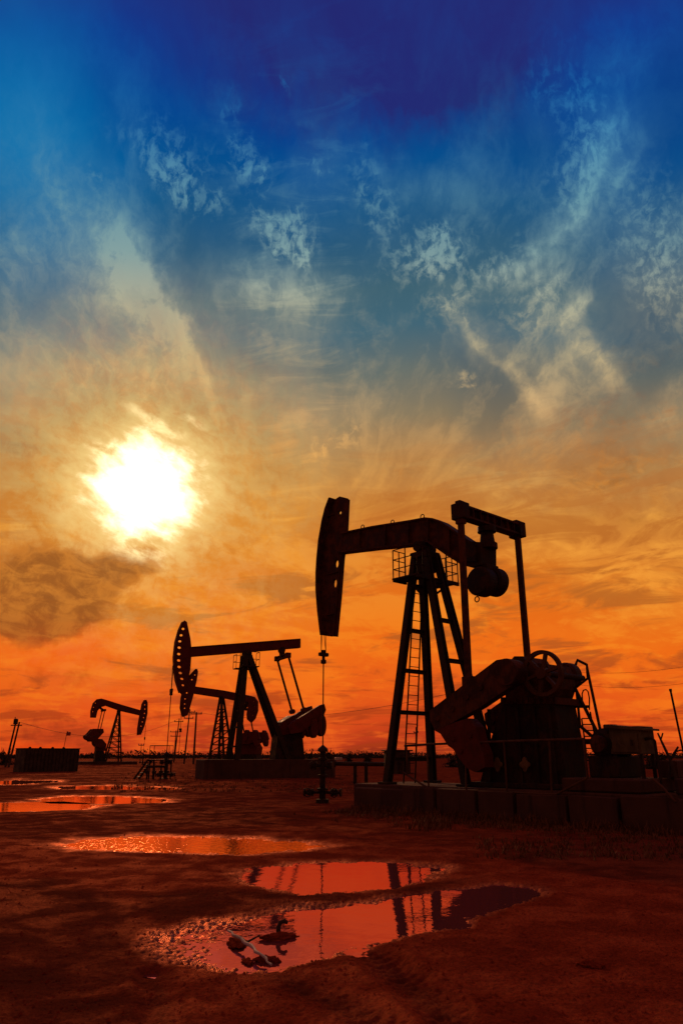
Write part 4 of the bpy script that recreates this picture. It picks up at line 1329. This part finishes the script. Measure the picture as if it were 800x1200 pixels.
G = 'mud clods in the foreground puddle'
for i, (px, py, s, lab) in enumerate((
        (278, 1106, (.17, .07, .02), 'broad dark mud clod left of the stick'),
        (312, 1126, (.07, .05, .03), 'dark mud clod under the near end of the stick'),
        (290, 1128, (.08, .035, .015), 'flat mud clod on the near bank of the foreground puddle'),
        (326, 1100, (.15, .06, .035), 'largest mud clod standing in the water right of the stick'),
        (322, 1127, (.045, .03, .025), 'small crumbly clod touching the near end of the stick'))):
    g = gpt(px, py); lump((g.x, g.y, .004), s, i + 1, 'mud_clod', lab, 'mud clod', G)
a, b_ = gpt(267, 1091, .05), gpt(319, 1131, .03)
st = empty('stick', (a.x, a.y, 0)); tag(st, 'broken stick lying across the foreground puddle', 'stick')
pts = []
for k in range(14):
    f = k / 13; P = a.lerp(b_, f) - Vector((a.x, a.y, 0)); P += Vector((.012 * math.sin(k * 1.9), .01 * math.cos(k * 2.3), .015 * math.sin(f * PI) + .004 * math.sin(k * 2.1)))
    pts.append(P)
MB().tube(pts, [.005 + .008 * math.sin(PI * (.15 + .8 * k / 13)) + .002 * math.sin(k * 3) for k in range(14)], 8).build('branch', M['pale'], st)
m_ = pts[6]; MB().tube([m_, m_ + Vector((.06, .05, .02)), m_ + Vector((.10, .11, .03))], [.009, .007, .004], 6).build('twig', M['wood'], st)
# little hook of root standing on the clod
h0 = gpt(326, 1098); rt = empty('bent_root', (h0.x, h0.y, .03)); tag(rt, 'short bent root curling up from the largest mud clod', 'root')
MB().tube([(0, 0, -.03), (.0, 0, .04), (.015, .0, .075), (.05, .0, .085), (.075, .0, .07)], [.02, .018, .017, .018, .012], 8).build('root', M['bark'], rt)
g = gpt(690, 1139); lump((g.x, g.y, hz(g.x, g.y) + .004), (.085, .06, .026), 11, 'dark_stone', 'dark flat stone on bare mud at lower right', 'stone', None)


def pebbles():
    b = MB(); rr = random.Random(3); n = 0
    while n < 3800:
        d = rr.uniform(2.3, 16.5); a = R(rr.uniform(-27, 27)); r = EYE / math.tan(R(d)); x, y = r * math.sin(a), r * math.cos(a)
        n += 1
        s = rr.choice((.004, .006, .008, .008, .011, .015)) * (1 + r / 40)
        PB.append((x, y, s))
    P = np.array(PB); z = heights(P[:, 0], P[:, 1])
    for (x, y, s), zz in zip(PB, z):
        if zz < .006: continue
        v = []
        for k in range(5):
            q = k * 2 * PI / 5 + rr.random(); v.append((x + s * math.cos(q) * rr.uniform(.7, 1.3), y + s * math.sin(q) * rr.uniform(.7, 1.3), zz - s * .2))
        v.append((x + s * .2 * rr.uniform(-1, 1), y, zz + s * rr.uniform(.5, 1.0)))
        b.add(v, [(k, (k + 1) % 5, 5) for k in range(5)])
    o = b.build('gravel', M['mud'], None, False); tag(o, 'loose crumbs of mud and gravel over the yard', 'gravel', None, 'stuff')


PB = []
pebbles()


# ------------------------------------------------------------------ vegetation
def grass():
    b = MB(); rr = random.Random(9)
    spots = []
    for k in range(900):                         # along the foot of the blocks and the dim verge before them
        x = rr.uniform(-1.6, 7); y = -1.40 - abs(rr.gauss(0, .75))
        P = F1.o + F1.u * x + F1.w * y; spots.append((P.x, P.y, .7 + .5 * rr.random() if y > -1.7 else .5))
    for k in range(260):
        g = gpt(rr.uniform(560, 820), rr.uniform(985, 1010)); spots.append((g.x, g.y, .5))
    for k in range(90):
        g = gpt(rr.gauss(505, 14), rr.gauss(968, 4)); spots.append((g.x, g.y, .9))
    for k in range(500):
        g = gpt(rr.uniform(130, 420), rr.uniform(906, 930)); spots.append((g.x, g.y, .6))
    for x, y, s in spots:
        for j in range(7):
            a = rr.uniform(0, 2 * PI); h = s * rr.uniform(.08, .26); w = .006 + .004 * rr.random() + .0002 * math.hypot(x, y)
            bx, by = x + rr.gauss(0, .05), y + rr.gauss(0, .05); lx, ly = math.cos(a) * h * .5, math.sin(a) * h * .5
            cx, cy = -math.sin(a) * w, math.cos(a) * w
            b.add([(bx - cx, by - cy, .0), (bx + cx, by + cy, .0), (bx + lx * .4 + cx * .7, by + ly * .4 + cy * .7, h * .6), (bx + lx * .4 - cx * .7, by + ly * .4 - cy * .7, h * .6), (bx + lx, by + ly, h)],
                  [(0, 1, 2, 3), (3, 2, 4)])
    o = b.build('dry_grass', M['grass'], None, False); tag(o, 'dry grass at the foot of the concrete blocks and along the verges', 'grass', None, 'stuff')


grass()


def leaves(b, c, r, n, s, rr):
    for k in range(n):
        d = Vector((rr.gauss(0, 1), rr.gauss(0, 1), rr.gauss(0, 1))).normalized() * (rr.random() ** .4)
        p = Vector(c) + Vector((d.x * r[0], d.y * r[1], d.z * r[2]))
        u = Vector((rr.gauss(0, 1), rr.gauss(0, 1), rr.gauss(0, 1))).normalized(); v = u.orthogonal().normalized()
        q = s * rr.uniform(.6, 1.4)
        b.add([p - u * q, p + v * q * .5, p + u * q, p - v * q * .5], [(0, 1, 2, 3)])


def treeline():
    b = MB(); rr = random.Random(4)
    a = -40.0
    while a < 40:
        D = rr.uniform(330, 470); h = rr.choice((1.8, 2.2, 2.4, 2.8, 3.0, 3.9)) * rr.uniform(.8, 1.15); w = rr.uniform(3, 9)
        x, y = D * math.sin(R(a)), D * math.cos(R(a))
        leaves(b, (x, y, h * .45), (w, 3, h * .55), int(18 + w * 9), .55, rr); leaves(b, (x, y, .5), (w * 1.3, 4, .9), int(w * 9), .7, rr)
        a += rr.uniform(.18, .62)
    o = b.build('treeline', M['leaf'], None, False); tag(o, 'far low belt of trees along the horizon', 'trees', None, 'stuff')


treeline()


def shrubs():
    rr = random.Random(12); lab = ('bare bush left of the pair behind the nearest wellhead', 'bare spiky bush behind the nearest wellhead', 'low bush right of the spiky one on the horizon', 'low bush left of the largest samson post', 'bush left of the dark tank',
                                    'bush right of the largest samson post foot', 'bush under the far cabinet lid at right', 'bush beside the forked posts at right')
    for (px, Y, h), l in zip(((362, 120, 2.3), (386, 110, 2.4), (408, 125, 2.1), (432, 120, 2.0), (8, 110, 2.6), (530, 90, 1.9), (762, 80, 2.0), (775, 90, 2.2)), lab):
        P = at(px, 885, Y); t = empty('shrub', (P.x, Y, 0), rr.uniform(0, 6)); tag(t, l, 'shrub', 'shrubs on the horizon')
        b = MB(); f = MB()
        for k in range(11):
            a = rr.uniform(0, 2 * PI); l_ = h * rr.uniform(.6, 1.0); q = rr.uniform(.15, .55)
            tip = Vector((math.cos(a) * l_ * q, math.sin(a) * l_ * q, l_)); b.tube([(0, 0, -.1), tip * .5 + Vector((0, 0, .1)), tip], [.05, .035, .018], 5)
            leaves(f, tip * .75, (.25, .25, .3), 9, .12, rr); leaves(f, tip * .4, (.45, .45, .4), 16, .14, rr); leaves(f, (tip.x * .8, tip.y * .8, .25), (.6, .6, .35), 18, .15, rr)
        b.build('stem', M['bark'], t); f.build('foliage', M['leaf'], t, False)


shrubs()

# ------------------------------------------------------------------ render settings
SC.view_settings.view_transform = 'Standard'
SC.view_settings.look = 'None'
SC.view_settings.exposure = 0.0
SC.view_settings.gamma = 1.0
SC.render.engine = 'CYCLES'
SC.cycles.use_denoising = True
SC.cycles.max_bounces = 6
SC.cycles.sample_clamp_indirect = 4.0
